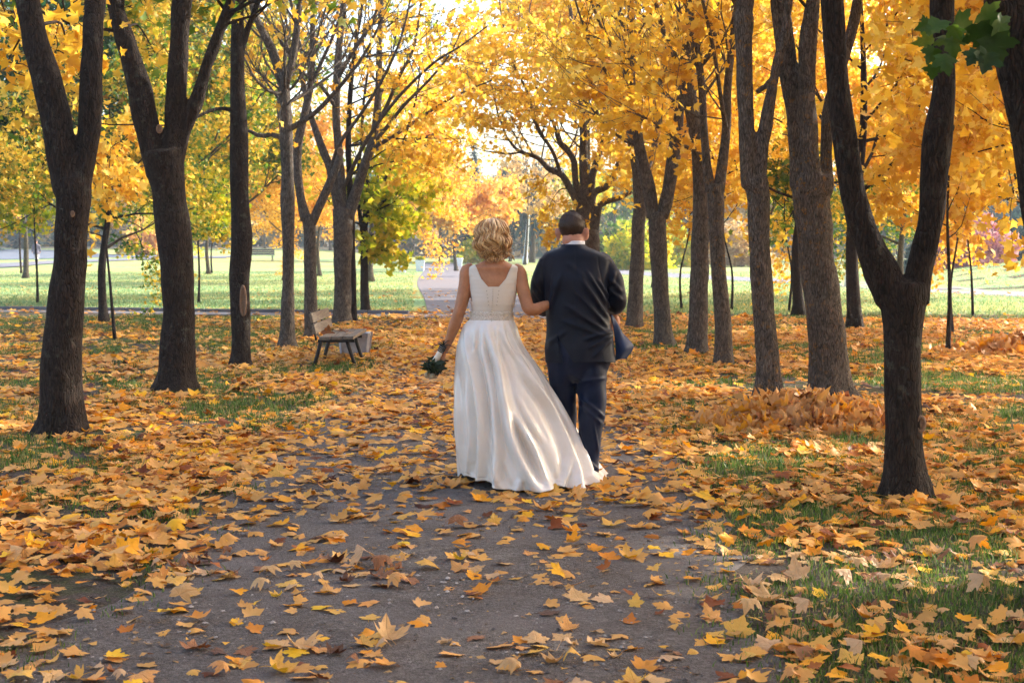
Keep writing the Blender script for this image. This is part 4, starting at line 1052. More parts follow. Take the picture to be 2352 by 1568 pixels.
def leaf_mesh(seed, fold, curl, wav):
    mb = MB(); rg = np.random.default_rng(seed)
    leaf_cloud(mb, np.zeros((1, 3)), np.array([[0, 0, 1.0]]), 1.0, HIV, HIF, rg, fold, curl, wav, np.array([[0, 1.0, 0]]))
    V = mb.v[0]; b0 = V[0].copy()
    tube(mb, cr([b0, b0 + [.05, -.25, .03], b0 + [.12, -.5, -.01]], 6), np.linspace(.012, .007, 6), 4)
    for q in mb.v: q[:, 2] -= min(v[:, 2].min() for v in mb.v)
    return mb.mesh('fallen_leaf')
FLAT = [leaf_mesh(s, .08, .14, .012) for s in range(9)]
CURL = [leaf_mesh(50 + s, .34, .62, .04) for s in range(9)]
def fallen(x, y, s, colr, curled, rz, tx, ty, label, group, z=None):
    me = (CURL if curled else FLAT)[RN.integers(9)]
    ob = bpy.data.objects.new('fallen_leaf', me); COL.objects.link(ob)
    if not me.materials: me.materials.append(LM[colr])
    ob.material_slots[0].link = 'OBJECT'; ob.material_slots[0].material = LM[colr]
    ob.location = (x, y, (.012 if z is None else z)); ob.rotation_euler = (tx, ty, rz); ob.scale = (s, s, s)
    return tag(ob, label, 'leaf', group)
SPECIAL = [(1697, 1462, 92, 'golden yellow', 0, 'large bright yellow leaf standing on the right of the grey path', .9), (1632, 1425, 80, 'orange', 1, 'curled orange leaf behind the large bright yellow leaf', .5),
           (262, 1308, 62, 'golden yellow', 0, 'clean bright yellow leaf standing at the left edge of the path', 1.0), (92, 1112, 60, 'golden yellow', 0, 'bright yellow leaf standing on the far left verge', 1.0),
           (1050, 1215, 70, 'rust brown', 1, 'curled rust brown leaf alone on the grey path in front of the bride', .3), (1135, 1205, 44, 'golden yellow', 0, 'small yellow leaf standing upright on the path below the hem', 1.1),
           (1272, 1136, 64, 'golden yellow', 0, 'yellow leaf lying against the hem of the white dress', .5), (835, 1300, 74, 'pale peach', 1, 'large pale curled leaf in the middle left of the path', .15),
           (912, 1312, 52, 'rust brown', 1, 'rust leaf beside the large pale curled leaf', .15), (890, 1475, 110, 'tan', 1, 'big tan leaf cluster near the bottom middle of the path', .5),
           (850, 1425, 64, 'golden yellow', 0, 'flat mustard yellow leaf left of the middle of the path', .1), (425, 1385, 96, 'tan', 1, 'large tan leaf with a folded lobe near the lower left', .5),
           (1325, 1380, 86, 'tan', 1, 'pointed tan leaf with curled edges right of the middle', .4), (1230, 1478, 86, 'tan', 0, 'broad tan leaf near the bottom centre', .3),
           (1460, 1395, 56, 'golden yellow', 0, 'small yellow leaf standing on the path right of the couple', .9), (1760, 1495, 90, 'pale peach', 1, 'pale fan of a leaf below the large bright yellow leaf', .3),
           (1830, 1330, 90, 'pale peach', 1, 'pale split leaf at the right edge of the path', .9), (640, 1095, 60, 'golden yellow', 0, 'yellow leaf at the left verge level with the hem', .9),
           (835, 1125, 44, 'orange', 0, 'orange leaf on the path left of the hem', 1.0), (1305, 1450, 70, 'orange', 1, 'curled orange leaf at the bottom right of the middle', .5)]
for px, py, w, cl, cu, lb, tl in SPECIAL:
    p = gp(px, py); s = w * mpp(p[1]) / 1.6
    fallen(p[0], p[1], s, cl, cu, RN.uniform(-.6, .6), tl, RN.uniform(-.2, .2), lb, 'single fallen leaves', .012 + .28 * s * math.sin(tl))
_pl = {True: 'on the grey path', False: 'on the grass verge'}
_cn = list(LC); _cp = [.22, .19, .26, .13, .15, .05]
_cnt = 0; _used = []
for _try in range(9000):
    if _cnt >= 276: break
    y = 4.95 + 2.35 * RN.uniform() ** .8; x = RN.uniform(-1, 1) * .385 * y
    pth = float(on_path(np.array([x]), np.array([y]))[0])
    if RN.uniform() > (.85 if pth > .5 else 1.0): continue
    cl_ = n2(np.array([x]), np.array([y]), 1.3, 60)[0]
    if RN.uniform() > .12 + 1.2 * sm(.42, .62, cl_): continue
    s = .045 + .07 * RN.uniform() ** 1.4 * (1.0 if pth > .5 else 1.05)
    if any((x - a) ** 2 + (y - b) ** 2 < (.055) ** 2 for a, b in _used): continue
    _used.append((x, y)); _cnt += 1
    cl = _cn[RN.choice(6, p=_cp)]; cu = RN.uniform() < .65
    side = 'on the grey path' if pth > .5 else ('on the left verge' if x < 0 else 'on the right grass verge')
    near = 'close to the camera' if y < 5.9 else 'a few steps off'
    fallen(x, y, s, cl, cu, RN.uniform(0, 6.28), RN.normal(0, .14), RN.normal(0, .14), f"{'curled' if cu else 'flat'} {cl} maple leaf {side}, {near}", 'single fallen leaves')

# ------------------------------------------------------------------ grass
g = G('grass_blade'); geo = g.n('NewGeometry'); r_ = geo.outputs['Random Per Island']
c = g.ramp(r_, [(0, lin('#33501a')), (.5, lin('#56782a')), (.78, lin('#80944a')), (.86, lin('#8a7a48')), (1, lin('#b09a68'))])
p = g.bsdf(c, .5, **{'Specular IOR Level': .3}); t = g.n('BsdfTranslucent', {'Color': c}); mx = g.n('MixShader', {0: .35})
g.t.links.new(p.outputs[0], mx.inputs[1]); g.t.links.new(t.outputs[0], mx.inputs[2]); M['grass'] = g.done(mx)
def blades(mb, x, y, hgt, wid, z):
    n = len(x); a = RN.uniform(0, 2 * pi, n); ln = RN.uniform(.1, .8, n) * hgt; b = RN.uniform(0, 2 * pi, n)
    B = np.stack([x, y, z], -1); W = np.stack([np.cos(a), np.sin(a), a * 0], -1) * (wid / 2)[:, None]; D = np.stack([np.cos(b), np.sin(b), b * 0], -1)
    Mi = B + D * (ln * .35)[:, None] + np.array([0, 0, 1]) * (hgt * .6)[:, None]; Tp = B + D * ln[:, None] + np.array([0, 0, 1]) * hgt[:, None]
    V = np.stack([B - W, B + W, Mi + W * .7, Mi - W * .7, Tp], 1).reshape(-1, 3); i = np.arange(n)[:, None] * 5
    mb.add(V, np.concatenate([np.stack([i[:, 0], i[:, 0] + 1, i[:, 0] + 2, i[:, 0] + 3], -1)]).reshape(-1, 4))
    mb.f.append(np.stack([i[:, 0] + 3, i[:, 0] + 2, i[:, 0] + 4], -1) + (mb.n - 5 * n))
_gb = MB(); _n = 520000
_y = 4.2 + 27 * RN.uniform(0, 1, _n) ** 1.35; _x = RN.uniform(-1, 1, _n) * (.372 * _y + 1.2)
_m = (n2(_x, _y, .8, 70) * .5 + n2(_x, _y, 2.2, 71) * .5) + .05 * sm(1.5, 4, _x) - .05 * sm(-1.5, -3, _x) * sm(12, 7, _y)
_k = (RN.uniform(0, 1, _n) < sm(.40, .58, _m)) & (RN.uniform(0, 1, _n) > on_path(_x, _y)) & clear(_x, _y)
_x, _y = _x[_k], _y[_k]
blades(_gb, _x, _y, RN.uniform(.02, .075, len(_x)) * (.6 + .8 * n2(_x, _y, 3, 75)) * (.62 + .38 * sm(6, 12, _y)), RN.uniform(.003, .006, len(_x)) * (1 + _y * .06), np.zeros(len(_x)))
tag(_gb.build('grass', M['grass']), 'short green grass showing between the leaves on the verges', 'grass', kind='stuff')
g = G('lawn_blade'); geo = g.n('NewGeometry')
c = g.ramp(geo.outputs['Random Per Island'], [(0, lin('#557c4a')), (.5, lin('#84a468')), (.8, lin('#aab880')), (1, lin('#cdbc7c'))])
p = g.bsdf(c, .5); t = g.n('BsdfTranslucent', {'Color': c}); mx = g.n('MixShader', {0: .4})
g.t.links.new(p.outputs[0], mx.inputs[1]); g.t.links.new(t.outputs[0], mx.inputs[2]); M['lawn_blade'] = g.done(mx)
_gb = MB(); _n = 150000; _y = 32 + 50 * RN.uniform(0, 1, _n) ** 1.3; _x = RN.uniform(-1, 1, _n) * (.372 * _y + 1)
_gl = np.interp(_y, [32, 42, 60, 90], [-2.2, -2.9, -4.2, -5.9]); _gr = np.interp(_y, [32, 42, 60, 90], [1.4, .6, -1.0, -2.4])
_k = ((_x < _gl) | (_x > _gr)) & (_y + .22 * _x > 32.2); _x, _y = _x[_k], _y[_k]
_fp = np.interp(_x, [q[0] for q in [gp(1300, 620), gp(1700, 641), gp(2352, 677), gp(2700, 695)]], [q[1] for q in [gp(1300, 620), gp(1700, 641), gp(2352, 677), gp(2700, 695)]])
_k = (_x < 3) | (np.abs(_y - _fp) > 5); _x, _y = _x[_k], _y[_k]
blades(_gb, _x, _y, RN.uniform(.03, .08, len(_x)), RN.uniform(.01, .03, len(_x)), terrain(_x, _y))
tag(_gb.build('lawn_grass', M['lawn_blade']), 'sunlit short grass of the open lawn beyond the cross path', 'grass', kind='stuff')

# ------------------------------------------------------------------ bench and park furniture
def wood(name, a, b):
    g = G(name); o = g.obj(); n_ = g.noise(g.mapping(o, (18, 1.2, 18)), 3, 5, .65, .5); f_ = g.noise(g.mapping(o, (60, 3, 60)), 3, 3)
    c = g.ramp(g.math('ADD', g.math('MULTIPLY', n_, .7), g.math('MULTIPLY', f_, .3)), [(.35, lin(a)), (.65, lin(b))])
    return g.done(g.bsdf(c, .75, g.bump(n_, .35, .004), **{'Specular IOR Level': .3}))
M['slat'] = wood('weathered_slats', '#564a40', '#8f8272')
M['metal'] = plain('dark_painted_metal', '#231d1b', .5, 20, .25, .1, Metallic=.3)
M['concrete'] = plain('weathered_concrete', '#a7a5a8', .9, 9, .22, .4)
bn = thing('park_bench', (-2.3, 19.1, 0), 'wooden slatted park bench with dark metal legs on the left of the path', 'bench')
def part(name, mat, parent, fn, smooth=True):
    mb = MB(); fn(mb); return mb.build(name, mat, parent, smooth=smooth)
B0, B1 = 18.28, 19.98; BL = (B1 - B0) / 2; BC = (B0 + B1) / 2
SH_ = .385
for i, x in enumerate((-2.42, -2.265, -2.11)):
    part('seat_slat', M['slat'], bn, lambda m: box(m, (x, BC, SH_ + .004 * i), (.066, BL, .02), None, .007), False)
_ba = math.radians(13)
def _back(zc):
    return np.array([-2.525 - (zc - SH_) * math.tan(_ba), BC, zc]), np.array([[math.cos(-_ba), 0, math.sin(-_ba)], [0, 1, 0], [-math.sin(-_ba), 0, math.cos(-_ba)]])
for zc in (.505, .645):
    c_, R_ = _back(zc)
    part('back_slat', M['slat'], bn, lambda m: box(m, c_, (.018, BL, .062), R_, .007), False)
for y in (18.5, 19.42):
    part('front_leg', M['metal'], bn, lambda m: tube(m, cr([(-2.15, y, SH_ - .05), (-2.04, y, -.01)], 4), [.026, .026, .025, .024], 8))
    part('rear_leg', M['metal'], bn, lambda m: tube(m, cr([(-2.49, y, SH_ - .05), (-2.585, y, -.01)], 4), [.026, .026, .025, .024], 8))
    part('seat_rail', M['metal'], bn, lambda m: box(m, (-2.29, y, SH_ - .045), (.24, .022, .02), None, .005), False)
    part('back_support', M['metal'], bn, lambda m: box(m, _back(.53)[0] + [-.035 if False else -.034, y - BC, 0], (.012, .025, .19), _back(.5)[1], .004), False)
# leaves left lying on the bench are things of their own
fallen(-2.3, 19.3, .12, 'rust brown', True, .5, .1, .1, 'rust brown leaf lying on the bench seat', 'leaves on the bench', SH_ + .024)
fallen(-2.42, 19.55, .11, 'tan', True, 2.0, .1, -.1, 'tan leaf lying at the back of the bench seat', 'leaves on the bench', SH_ + .024)
fallen(-2.16, 18.9, .10, 'pale peach', False, 3.0, 0, .05, 'pale leaf lying flat on the front slat of the bench', 'leaves on the bench', SH_ + .034)
fallen(-2.47, 19.0, .17, 'rust brown', True, .2, 1.45, 0.15, 'rust brown leaf leaning against the bench backrest', 'leaves on the bench', SH_ + .03)
def _bin(m):
    prof = [(-.02, .195), (.1, .205), (.28, .222), (.285, .23), (.335, .23), (.34, .222), (.335, .18), (.2, .17)]
    P = []
    for z, r in prof:
        for sx, sy in ((-1, -1), (1, -1), (1, 1), (-1, 1)):
            for q in (-1, 1):
                cx, cy = sx * r, sy * r; ch = .03
                P.append((cx - (sx * ch if (q == -1) == (sx * sy > 0) else 0), cy - (sy * ch if (q == -1) != (sx * sy > 0) else 0), z))
    P = np.array(P).reshape(len(prof), 8, 3) + np.array([-2.24, 20.3, 0])
    m.add(P, grid_faces(len(prof), 8)); m.f.append(np.arange(8)[None] + (m.n - 8))
tag(part('concrete_bin', M['concrete'], None, _bin, False), 'squat pale concrete litter bin behind the far end of the bench', 'bin')

M['white_paint'] = plain('white_paint', '#e6ebf0', .6, 15, .12, .1)
def post(px, py, top, w, label, lean=0.0):
    p = gp(px, py); r = w / 2 * mpp(p[1]); h = (py - top) * mpp(p[1])
    root = thing('lamp_post', p, label, 'lamp post', 'pale lamp posts')
    part('post', M['white_paint'], root, lambda m: tube(m, cr([p, p + [lean, 0, h]], 10), np.linspace(r * 1.15, r * .75, 10), 12))
    part('base_collar', M['white_paint'], root, lambda m: tube(m, [p + [0, 0, -.05], p + [0, 0, .5], p + [0, 0, .62]], [r * 1.5, r * 1.45, r * 1.1], 12))
    part('cap', M['white_paint'], root, lambda m: ellipsoid(m, p + [lean, 0, h + r * .3], (r * 1.3, r * 1.3, r * .8)))
post(1206, 606, 482, 8.5, 'pale post standing between the bride and the groom far behind', .3)
post(1946, 660, 330, 9, 'pale slim lamp post seen between the lichened trunk and the Y-shaped maple')
def planter(px, py, w, h, label):
    p = gp(px, py); m_ = mpp(p[1]); a, b = w / 2 * m_, h * m_
    root = thing('planter', p, label, 'planter', 'white concrete planters far off')
    def f(m):
        P = []
        for z, r in ((-.02, .82), (.08, .84), (.8, 1), (.82, 1.06), (1, 1.06), (1, .9), (.86, .88)):
            P.append([(sx * a * r, sy * a * r, z * b) for sx, sy in ((-1, -1), (1, -1), (1, 1), (-1, 1))])
        m.add(np.array(P) + p, grid_faces(7, 4)); m.f.append(np.arange(4)[None] + (m.n - 4))
    part('tub', M['white_paint'], root, f, False)
    def fl(m):
        n = 160; Q = p + np.stack([RN.uniform(-1, 1, n) * a, RN.uniform(-1, 1, n) * a, b + RN.uniform(-.1, .5, n) * b * .5], -1)
        leaf_cloud(m, Q, RN.normal(size=(n, 3)), .16, FAR, FARF, RN)
    part('plants', M['lime'], root, fl)
planter(965, 623, 20, 26, 'white concrete planter left of the gravel path')
planter(1052, 611, 21, 19, 'small white planter close left of the bride hair')
planter(925, 626, 16, 16, 'low white planter under the lime maple')
M['blue'] = plain('blue_plastic', '#1c62b8', .4, 10, .1, .05)
p = gp(866, 603); root = thing('litter_bin', p, 'blue litter bin far off under the lime maple', 'bin')
part('body', M['blue'], root, lambda m: (box(m, p + [0, 0, .42], (.2, .2, .36), None, .03)), False)
part('lid', M['blue'], root, lambda m: box(m, p + [0, 0, .82], (.23, .23, .04), None, .03), False)
part('stand', M['metal'], root, lambda m: box(m, p + [0, 0, .03], (.16, .16, .04), None, .01), False)
def far_bench(px, py, w, label):
    p = gpt(px, py); hw = w / 2 * mpp(p[1])
    root = thing('park_bench', p, label, 'bench')
    part('seat', M['slat_dark'], root, lambda m: [box(m, p + [0, dy, .44], (hw, .06, .02), None, .006) for dy in (-.17, 0, .17)], False)
    part('backrest', M['slat_dark'], root, lambda m: [box(m, p + [0, -.26 - .02 * k, .56 + .16 * k], (hw, .018, .07), None, .006) for k in range(3)], False)
    for sx in (-.8, .8):
        part('leg_frame', M['metal'], root, lambda m: [tube(m, cr([p + [sx * hw, -.2, .44], p + [sx * hw, -.27, -.02]], 3), .03, 6), tube(m, cr([p + [sx * hw, .18, .44], p + [sx * hw, .24, -.02]], 3), .03, 6), box(m, p + [sx * hw, 0, .41], (.025, .22, .02), None, .004)], False)
M['slat_dark'] = wood('dark_slats', '#2e2a36', '#4a4450')
far_bench(1092, 604, 44, 'dark bench far off beside the bride')
far_bench(601, 599, 62, 'long dark bench far off between the single trunk and the slim trunk')
# ------------------------------------------------------------------ people
def proj(P):
    v = np.asarray(P, float) - np.array([0, 0, HC]); d = v @ _fw
    return CX + F * (v @ _rt) / d, CY - F * (v @ _up) / d

def skin_mat(name, a, b):
    g = G(name); o = g.obj(); n_ = g.noise(o, 14, 4, .6)
    c = g.ramp(n_, [(.35, lin(a)), (.65, lin(b))])
    return g.done(g.bsdf(c, .5, g.bump(g.noise(o, 160, 3), .12, .002), **{'Subsurface Weight': .12, 'Subsurface Radius': (.6, .25, .12), 'Subsurface Scale': .02}))
M['skin_b'] = skin_mat('skin_tanned', '#a36c48', '#bb815a')
M['skin_g'] = skin_mat('skin_fair', '#b37a60', '#cb937a')

def head_shape(mb, c, yaw, s=1.0, pitch=0.0):
    R_ = rotz(yaw) @ np.array([[1, 0, 0], [0, math.cos(pitch), -math.sin(pitch)], [0, math.sin(pitch), math.cos(pitch)]])
    def e(p, r, rot=None):
        q = R_ if rot is None else R_ @ rot
        ellipsoid(mb, np.asarray(c) + R_ @ (np.array(p) * s), np.array(r) * s, q, 22, 14)
    e((0, -.008, .03), (.077, .098, .088)); e((0, .03, -.03), (.064, .07, .085)); e((0, .045, -.085), (.046, .048, .034))
    e((0, .108, -.035), (.014, .017, .014)); e((0, .098, -.012), (.009, .014, .028)); e((0, .093, -.07), (.024, .012, .006)); e((0, .092, -.08), (.02, .012, .007))
    e((0, .082, .012), (.05, .02, .012)); e((.034, .075, -.045), (.022, .022, .02)); e((-.034, .075, -.045), (.022, .022, .02))
    e((.031, .084, -.006), (.012, .012, .008)); e((-.031, .084, -.006), (.012, .012, .008)); e((0, .092, -.1), (.018, .014, .012))
    for sx in (-1, 1):
        e((sx * .088, -.008, -.022), (.010, .027, .042), rotz(-sx * .7)); e((sx * .098, -.018, -.008), (.008, .016, .028), rotz(-sx * .8))
    e((0, -.035, -.06), (.058, .06, .06))
    return R_

def hand(mb, w, d, n, side, curl=.9, s=1.0, spread=.06, thumb=.5):
    """w wrist, d towards the fingertips, n out of the back of the hand, side = +1/-1 side of the thumb along n x d"""
    d = np.asarray(d, float); d /= np.linalg.norm(d); n = np.asarray(n, float); n = n - d * n.dot(d); n /= np.linalg.norm(n); x = np.cross(n, d) * side
    R_ = np.stack([x, d, n], 1)
    ellipsoid(mb, w + d * .046 * s, np.array([.039, .052, .0155]) * s, R_, 18, 10)
    tube(mb, np.array([w - d * .02, w + d * .02, w + d * .05]), np.array([.023, .024, .022]) * s, 10)
    for i, (off, L, r) in enumerate(((.028, .072, .0088), (.0095, .08, .0092), (-.0095, .074, .0088), (-.027, .058, .0078))):
        p = w + d * (.084 - .006 * abs(i - 1.2)) * s + x * off * s; a = curl * .35; pts = [w + d * .05 * s + x * off * .85 * s, p]; rs = [r * 1.05, r * 1.02]
        for j, fr in enumerate((.42, .33, .25)):
            dd = d * math.cos(a) - n * math.sin(a) + x * spread * (1.5 - i) * .4
            p = p + dd * L * fr * s; pts.append(p); rs.append(r * (1 - .12 * (j + 1))); a += curl * (1.0, .8, .5)[j]
        tube(mb, cr(np.array(pts), 12), np.interp(np.linspace(0, 1, 12), np.linspace(0, 1, 5), rs) * s, 8)
    a0 = w + (d * .018 + x * .022 - n * .004) * s; a1 = a0 + (d * .03 + x * .026 - n * .008 * thumb) * s; a2 = a1 + (d * .026 + x * .006 - n * .02 * thumb) * s; a3 = a2 + (d * .02 - x * .004 - n * .018 * thumb) * s
    tube(mb, cr(np.array([a0, a1, a2, a3]), 10), np.linspace(.0135, .0085, 10) * s, 8)

def pts(rows, Y0):
    """(px, py, dy, radius m) -> world centre line and radii"""
    return np.array([[*at(r[0], r[1], Y0 + r[2]), r[3]] for r in rows])
def limb(mb, rows, Y0, n=26, k=16):
    q = cr(pts(rows, Y0), n); tube(mb, q[:, :3], q[:, 3], k)
    return q
def rings(rows, Y0, grow_=0.0):
    """(px, py, half width px, depth radius m, dy[, power])"""
    out = []
    for r in rows:
        c = at(r[0], r[1], Y0 + r[4]); out.append([*c, r[2] * mpp(Y0) + grow_, r[3] + grow_, r[5] if len(r) > 5 else 2.0])
    return np.array(out)
def cut(o, lines, kill):
    """cut a mesh object along image-straight seams, then drop the faces whose (px, py, centre) match kill"""
    bm = bmesh.new(); bm.from_mesh(o.data); off = np.array(o['_o'])
    for (a, b) in lines:
        nrm = np.cross(ray(*a), ray(*b)); nrm /= np.linalg.norm(nrm)
        bmesh.ops.bisect_plane(bm, geom=bm.verts[:] + bm.edges[:] + bm.faces[:], plane_co=Vector(np.array([0, 0, HC]) - off), plane_no=Vector(nrm), dist=1e-5)
    bm.faces.ensure_lookup_table()
    C_ = np.array([f.calc_center_median()[:] for f in bm.faces]) + off; N_ = np.array([f.normal[:] for f in bm.faces])
    X, Y = proj(C_); k = kill(X, Y, C_, N_)
    bmesh.ops.delete(bm, geom=[f for f, q in zip(bm.faces, k) if q], context='FACES')
    bm.to_mesh(o.data); bm.free(); o.data.update()

# ================================================================ bride
BY = 9.45
bride = thing('person', (*at(1135, 1105, BY)[:2], 0), 'woman in a sleeveless white satin gown with a wavy blonde bob, walking away', 'person', 'couple walking down the path')
TOR = [(1137, 566, 16, .050, .01), (1137, 585, 16.5, .052, .0), (1136, 597, 22, .06, -.01), (1135, 606, 39, .075, -.015), (1134, 613, 54, .09, -.01), (1133, 624, 58, .10, 0), (1133, 650, 55, .112, .0),
       (1132, 690, 49.5, .112, 0), (1130, 722, 43.5, .098, 0), (1128, 760, 52, .122, 0), (1128, 805, 58, .128, 0), (1128, 850, 54, .12, 0)]
mb = MB(); loft(mb, rings(TOR, BY), 60, 40)
# arms, hands, head, legs
limb(mb, [(1086, 616, 0, .036), (1073, 622, 0, .046), (1070, 650, -.005, .047), (1062, 690, -.015, .043), (1054, 718, -.02, .0395), (1045, 745, -.01, .040), (1034, 775, .01, .031), (1025, 797, .02, .0245), (1019, 808, .025, .023)], BY, 34)
wr = at(1020, 806, BY + .025)
hand(mb, wr, at(992, 836, BY + .02) - wr, np.array([-.75, -.65, .1]), 1, 1.45, .92)
limb(mb, [(1180, 616, 0, .036), (1192, 624, 0, .046), (1199, 655, -.02, .046), (1208, 690, -.05, .042), (1214, 709, -.07, .040), (1228, 711, -.06, .041), (1246, 704, -.035, .036), (1262, 699, .01, .030), (1272, 694, .08, .026), (1279, 690, .14, .024)], BY, 40)
w2 = at(1279, 690, BY + .14)
hand(mb, w2, np.array([.25, 1.0, -.05]), np.array([.3, -.05, 1.0]), -1, .8, .92)
hc = at(1135, 553, BY + .02)
head_shape(mb, hc, math.radians(4), .96)
for sx, dy in ((-1, .12), (1, -.04)):
    limb(mb, [(1128 + sx * 26, 840, 0, .09), (1128 + sx * 25, 930, dy * .5, .065), (1128 + sx * 24, 1010, dy, .052), (1128 + sx * 24, 1078, dy + .0, .036)], BY, 24)
body = remesh(mb, .0052, 4)
body.build('body', M['skin_b'], bride)
for sx, dy in ((-1, .12), (1, -.04)):
    def _shoe(m):
        c = at(1128 + sx * 24, 1078, BY + dy); c[2] = 0
        loft(m, [[c[0], c[1] + .04, .012, .036, .12], [c[0], c[1] + .04, .04, .038, .12], [c[0], c[1] + .01, .09, .036, .075], [c[0], c[1] - .01, .13, .036, .045]], 12, 18)
        tube(m, np.array([c + [0, -.06, .06], c + [0, -.065, .0]]), [.012, .008], 8)
    part('shoe', M['white_paint'], bride, _shoe)

# satin
def satin(name, a, b, rough, spec=.55):
    g = G(name); o = g.obj(); n_ = g.noise(o, 5, 4, .6); f_ = g.noise(g.mapping(o, (1, 1, .3)), 40, 4, .6)
    c = g.ramp(n_, [(.35, lin(a)), (.65, lin(b))])
    h = g.math('ADD', g.math('MULTIPLY', n_, .6), g.math('MULTIPLY', f_, .22))
    return g.done(g.bsdf(c, rough, g.bump(h, .3, .03), **{'Specular IOR Level': spec, 'Sheen Weight': .25, 'Sheen Roughness': .4, 'Anisotropic': .4}))
M['satin'] = satin('ivory_satin', '#e2d9cd', '#ebe4da', .24, .7)
M['bodice'] = plain('ivory_bodice', '#dfd5c7', .45, 3, .04, .1, **{'Sheen Weight': .2})
BOD = [r for r in TOR if 597 <= r[1] <= 760]
mb = MB()
def _bod(ph, t, V):
    rip = .0016 * np.sin(V[..., 2] * 210 + 2 * np.sin(ph * 2)) * sm(1.2, 1.26, V[..., 2]) * 0 + 0.0004 * np.sin(V[..., 2] * 230 + 3 * vnoise(V * 7)) * (.3 + vnoise(V * 9)) + .002 * (vnoise(V * [10, 10, 55]) - .5)
    d = V - np.array([at(1132, 660, BY)[0], BY, 0]); d[..., 2] = 0
    return V + d / np.linalg.norm(d, axis=-1)[..., None] * rip[..., None]
loft(mb, rings(BOD, BY, .008), 120, 150, False, _bod)
bod = mb.build('bodice', M['bodice'], bride)
cut(bod, [((1087, 598), (1105, 640)), ((1105, 640), (1121, 658.5)), ((1181, 598), (1162, 640)), ((1162, 640), (1146, 658.5)), ((1100, 658.5), (1170, 658.5)), ((1075.5, 590), (1075.5, 640)), ((1192.5, 590), (1192.5, 660)), ((1075.5, 640), (1086, 700)), ((1192.5, 650), (1181, 700)), ((1060, 737), (1200, 737))],
    lambda X, Y, C_, N_: ((Y < 658.5) & (X > np.interp(Y, [598, 640, 658.5], [1087, 1105, 1121])) & (X < np.interp(Y, [598, 640, 658.5], [1181, 1162, 1146]))) | (X < 1075.5) & (Y < 640) | (X > 1192.5) & (Y < 650)
    | ((X < 1075.5 + (Y - 640) * 10.5 / 60) & (Y > 640) & (Y < 692)) | ((X > 1192.5 - (Y - 650) * 11.5 / 50) & (Y > 650) & (Y < 692)) | (Y > 737))
_sol = bod.modifiers.new('thick', 'SOLIDIFY'); _sol.thickness = .004; _sol.offset = 1
# buttons and eyelets down the back
M['pearl'] = plain('pearl_button', '#cdbfac', .3, 20, .1, .05)
M['eyelet'] = plain('eyelet', '#9a8d7c', .6, 20, .1, .05)
def back_y(px, py, extra=.0):
    R_ = rings([r for r in TOR], BY, .008 + extra); z = at(px, py, BY)[2]; zs = R_[:, 2]
    o_ = np.argsort(zs); rx = np.interp(z, zs[o_], R_[o_, 3]); ry = np.interp(z, zs[o_], R_[o_, 4]); cx = np.interp(z, zs[o_], R_[o_, 0]); cy = np.interp(z, zs[o_], R_[o_, 1])
    x = at(px, py, BY - .1)[0]
    return np.array([x, cy - ry * math.sqrt(max(0, 1 - ((x - cx) / rx) ** 2)) - .004, at(px, py, BY - .1)[2]])
for i in range(15):
    y = 664 + i * 5.2
    part('button', M['pearl'], bod, lambda m: ellipsoid(m, back_y(1132.5 - i * .25, y), (.0042, .004, .0042), None, 10, 6))
for sx in (-1, 1):
    for i in range(5):
        part('eyelet', M['eyelet'], bod, lambda m: ellipsoid(m, back_y(1132 + sx * (14 - i * 1.2), 668 + i * 8), (.003, .002, .003), None, 8, 5))
# jewelled belt
g = G('beaded_belt'); o = g.obj(); v_ = g.n('TexVoronoi', {'Vector': o, 'Scale': 170.0}).outputs['Distance']
c = g.ramp(v_, [(.1, lin('#efe6d8')), (.45, lin('#ddd1c0')), (.7, lin('#c6b9a6'))])
M['belt'] = g.done(g.bsdf(c, .3, g.bump(v_, .8, .006, ), **{'Specular IOR Level': .7}))
mb = MB(); BEL = [(1130, 714, 45.5, .104, 0), (1130, 718, 46.8, .108, 0), (1129.5, 725, 46.6, .107, 0), (1129, 732, 48.2, .111, 0), (1129, 737, 47.8, .109, 0)]
loft(mb, rings(BEL, BY, .008), 12, 90, False); mb.build('belt', M['belt'], bride)
# necklace
def _neck(m):
    th = np.linspace(0, 2 * pi, 60); c = at(1136, 596, BY - .01)
    tube(m, np.stack([c[0] + np.cos(th) * 23.5 * mpp(BY), c[1] + np.sin(th) * .065, c[2] + .02 - .012 * np.sin(th)], -1), .0022, 6, False)
M['gold_metal'] = plain('gold_chain', '#b98b48', .3, 20, .1, .05, Metallic=1.0)
part('necklace', M['gold_metal'], bride, _neck)

# the skirt: gathered at the belt, blown to the right, its train on the ground
SK = [(733, 1081, 1177.5, .112, .112), (745, 1068, 1184, .14, .14), (758, 1061, 1189, .165, .16), (775, 1056, 1194, .185, .18), (800, 1050, 1206, .215, .2), (842, 1047, 1236, .27, .24), (893, 1045, 1268, .34, .29), (945, 1045, 1297, .415, .33),
      (996, 1047, 1327, .48, .36), (1048, 1050, 1360, .54, .39), (1080, 1052, 1380, .575, .41), (1098, 1053, 1392, .60, .42)]
rows_ = []
for py, a, b, rn, rf in SK:
    yc = BY + .17 * ((py - 733) / 365.0); A_ = at(a, py, yc); B_ = at(b, py, yc)
    rows_.append([(A_[0] + B_[0]) / 2, yc, A_[2], (B_[0] - A_[0]) / 2, rn, rf])
rows_ = np.array(rows_); rows_[-1, 2] = .012
NR, NK = 150, 420
Gk = cr(rows_, NR); ph = np.linspace(0, 2 * pi, NK, endpoint=False)
t_ = np.linspace(0, 1, NR)[:, None]; c_, s_ = np.cos(ph)[None], np.sin(ph)[None]
ry = np.where(s_ < 0, Gk[:, 4:5], Gk[:, 5:6])
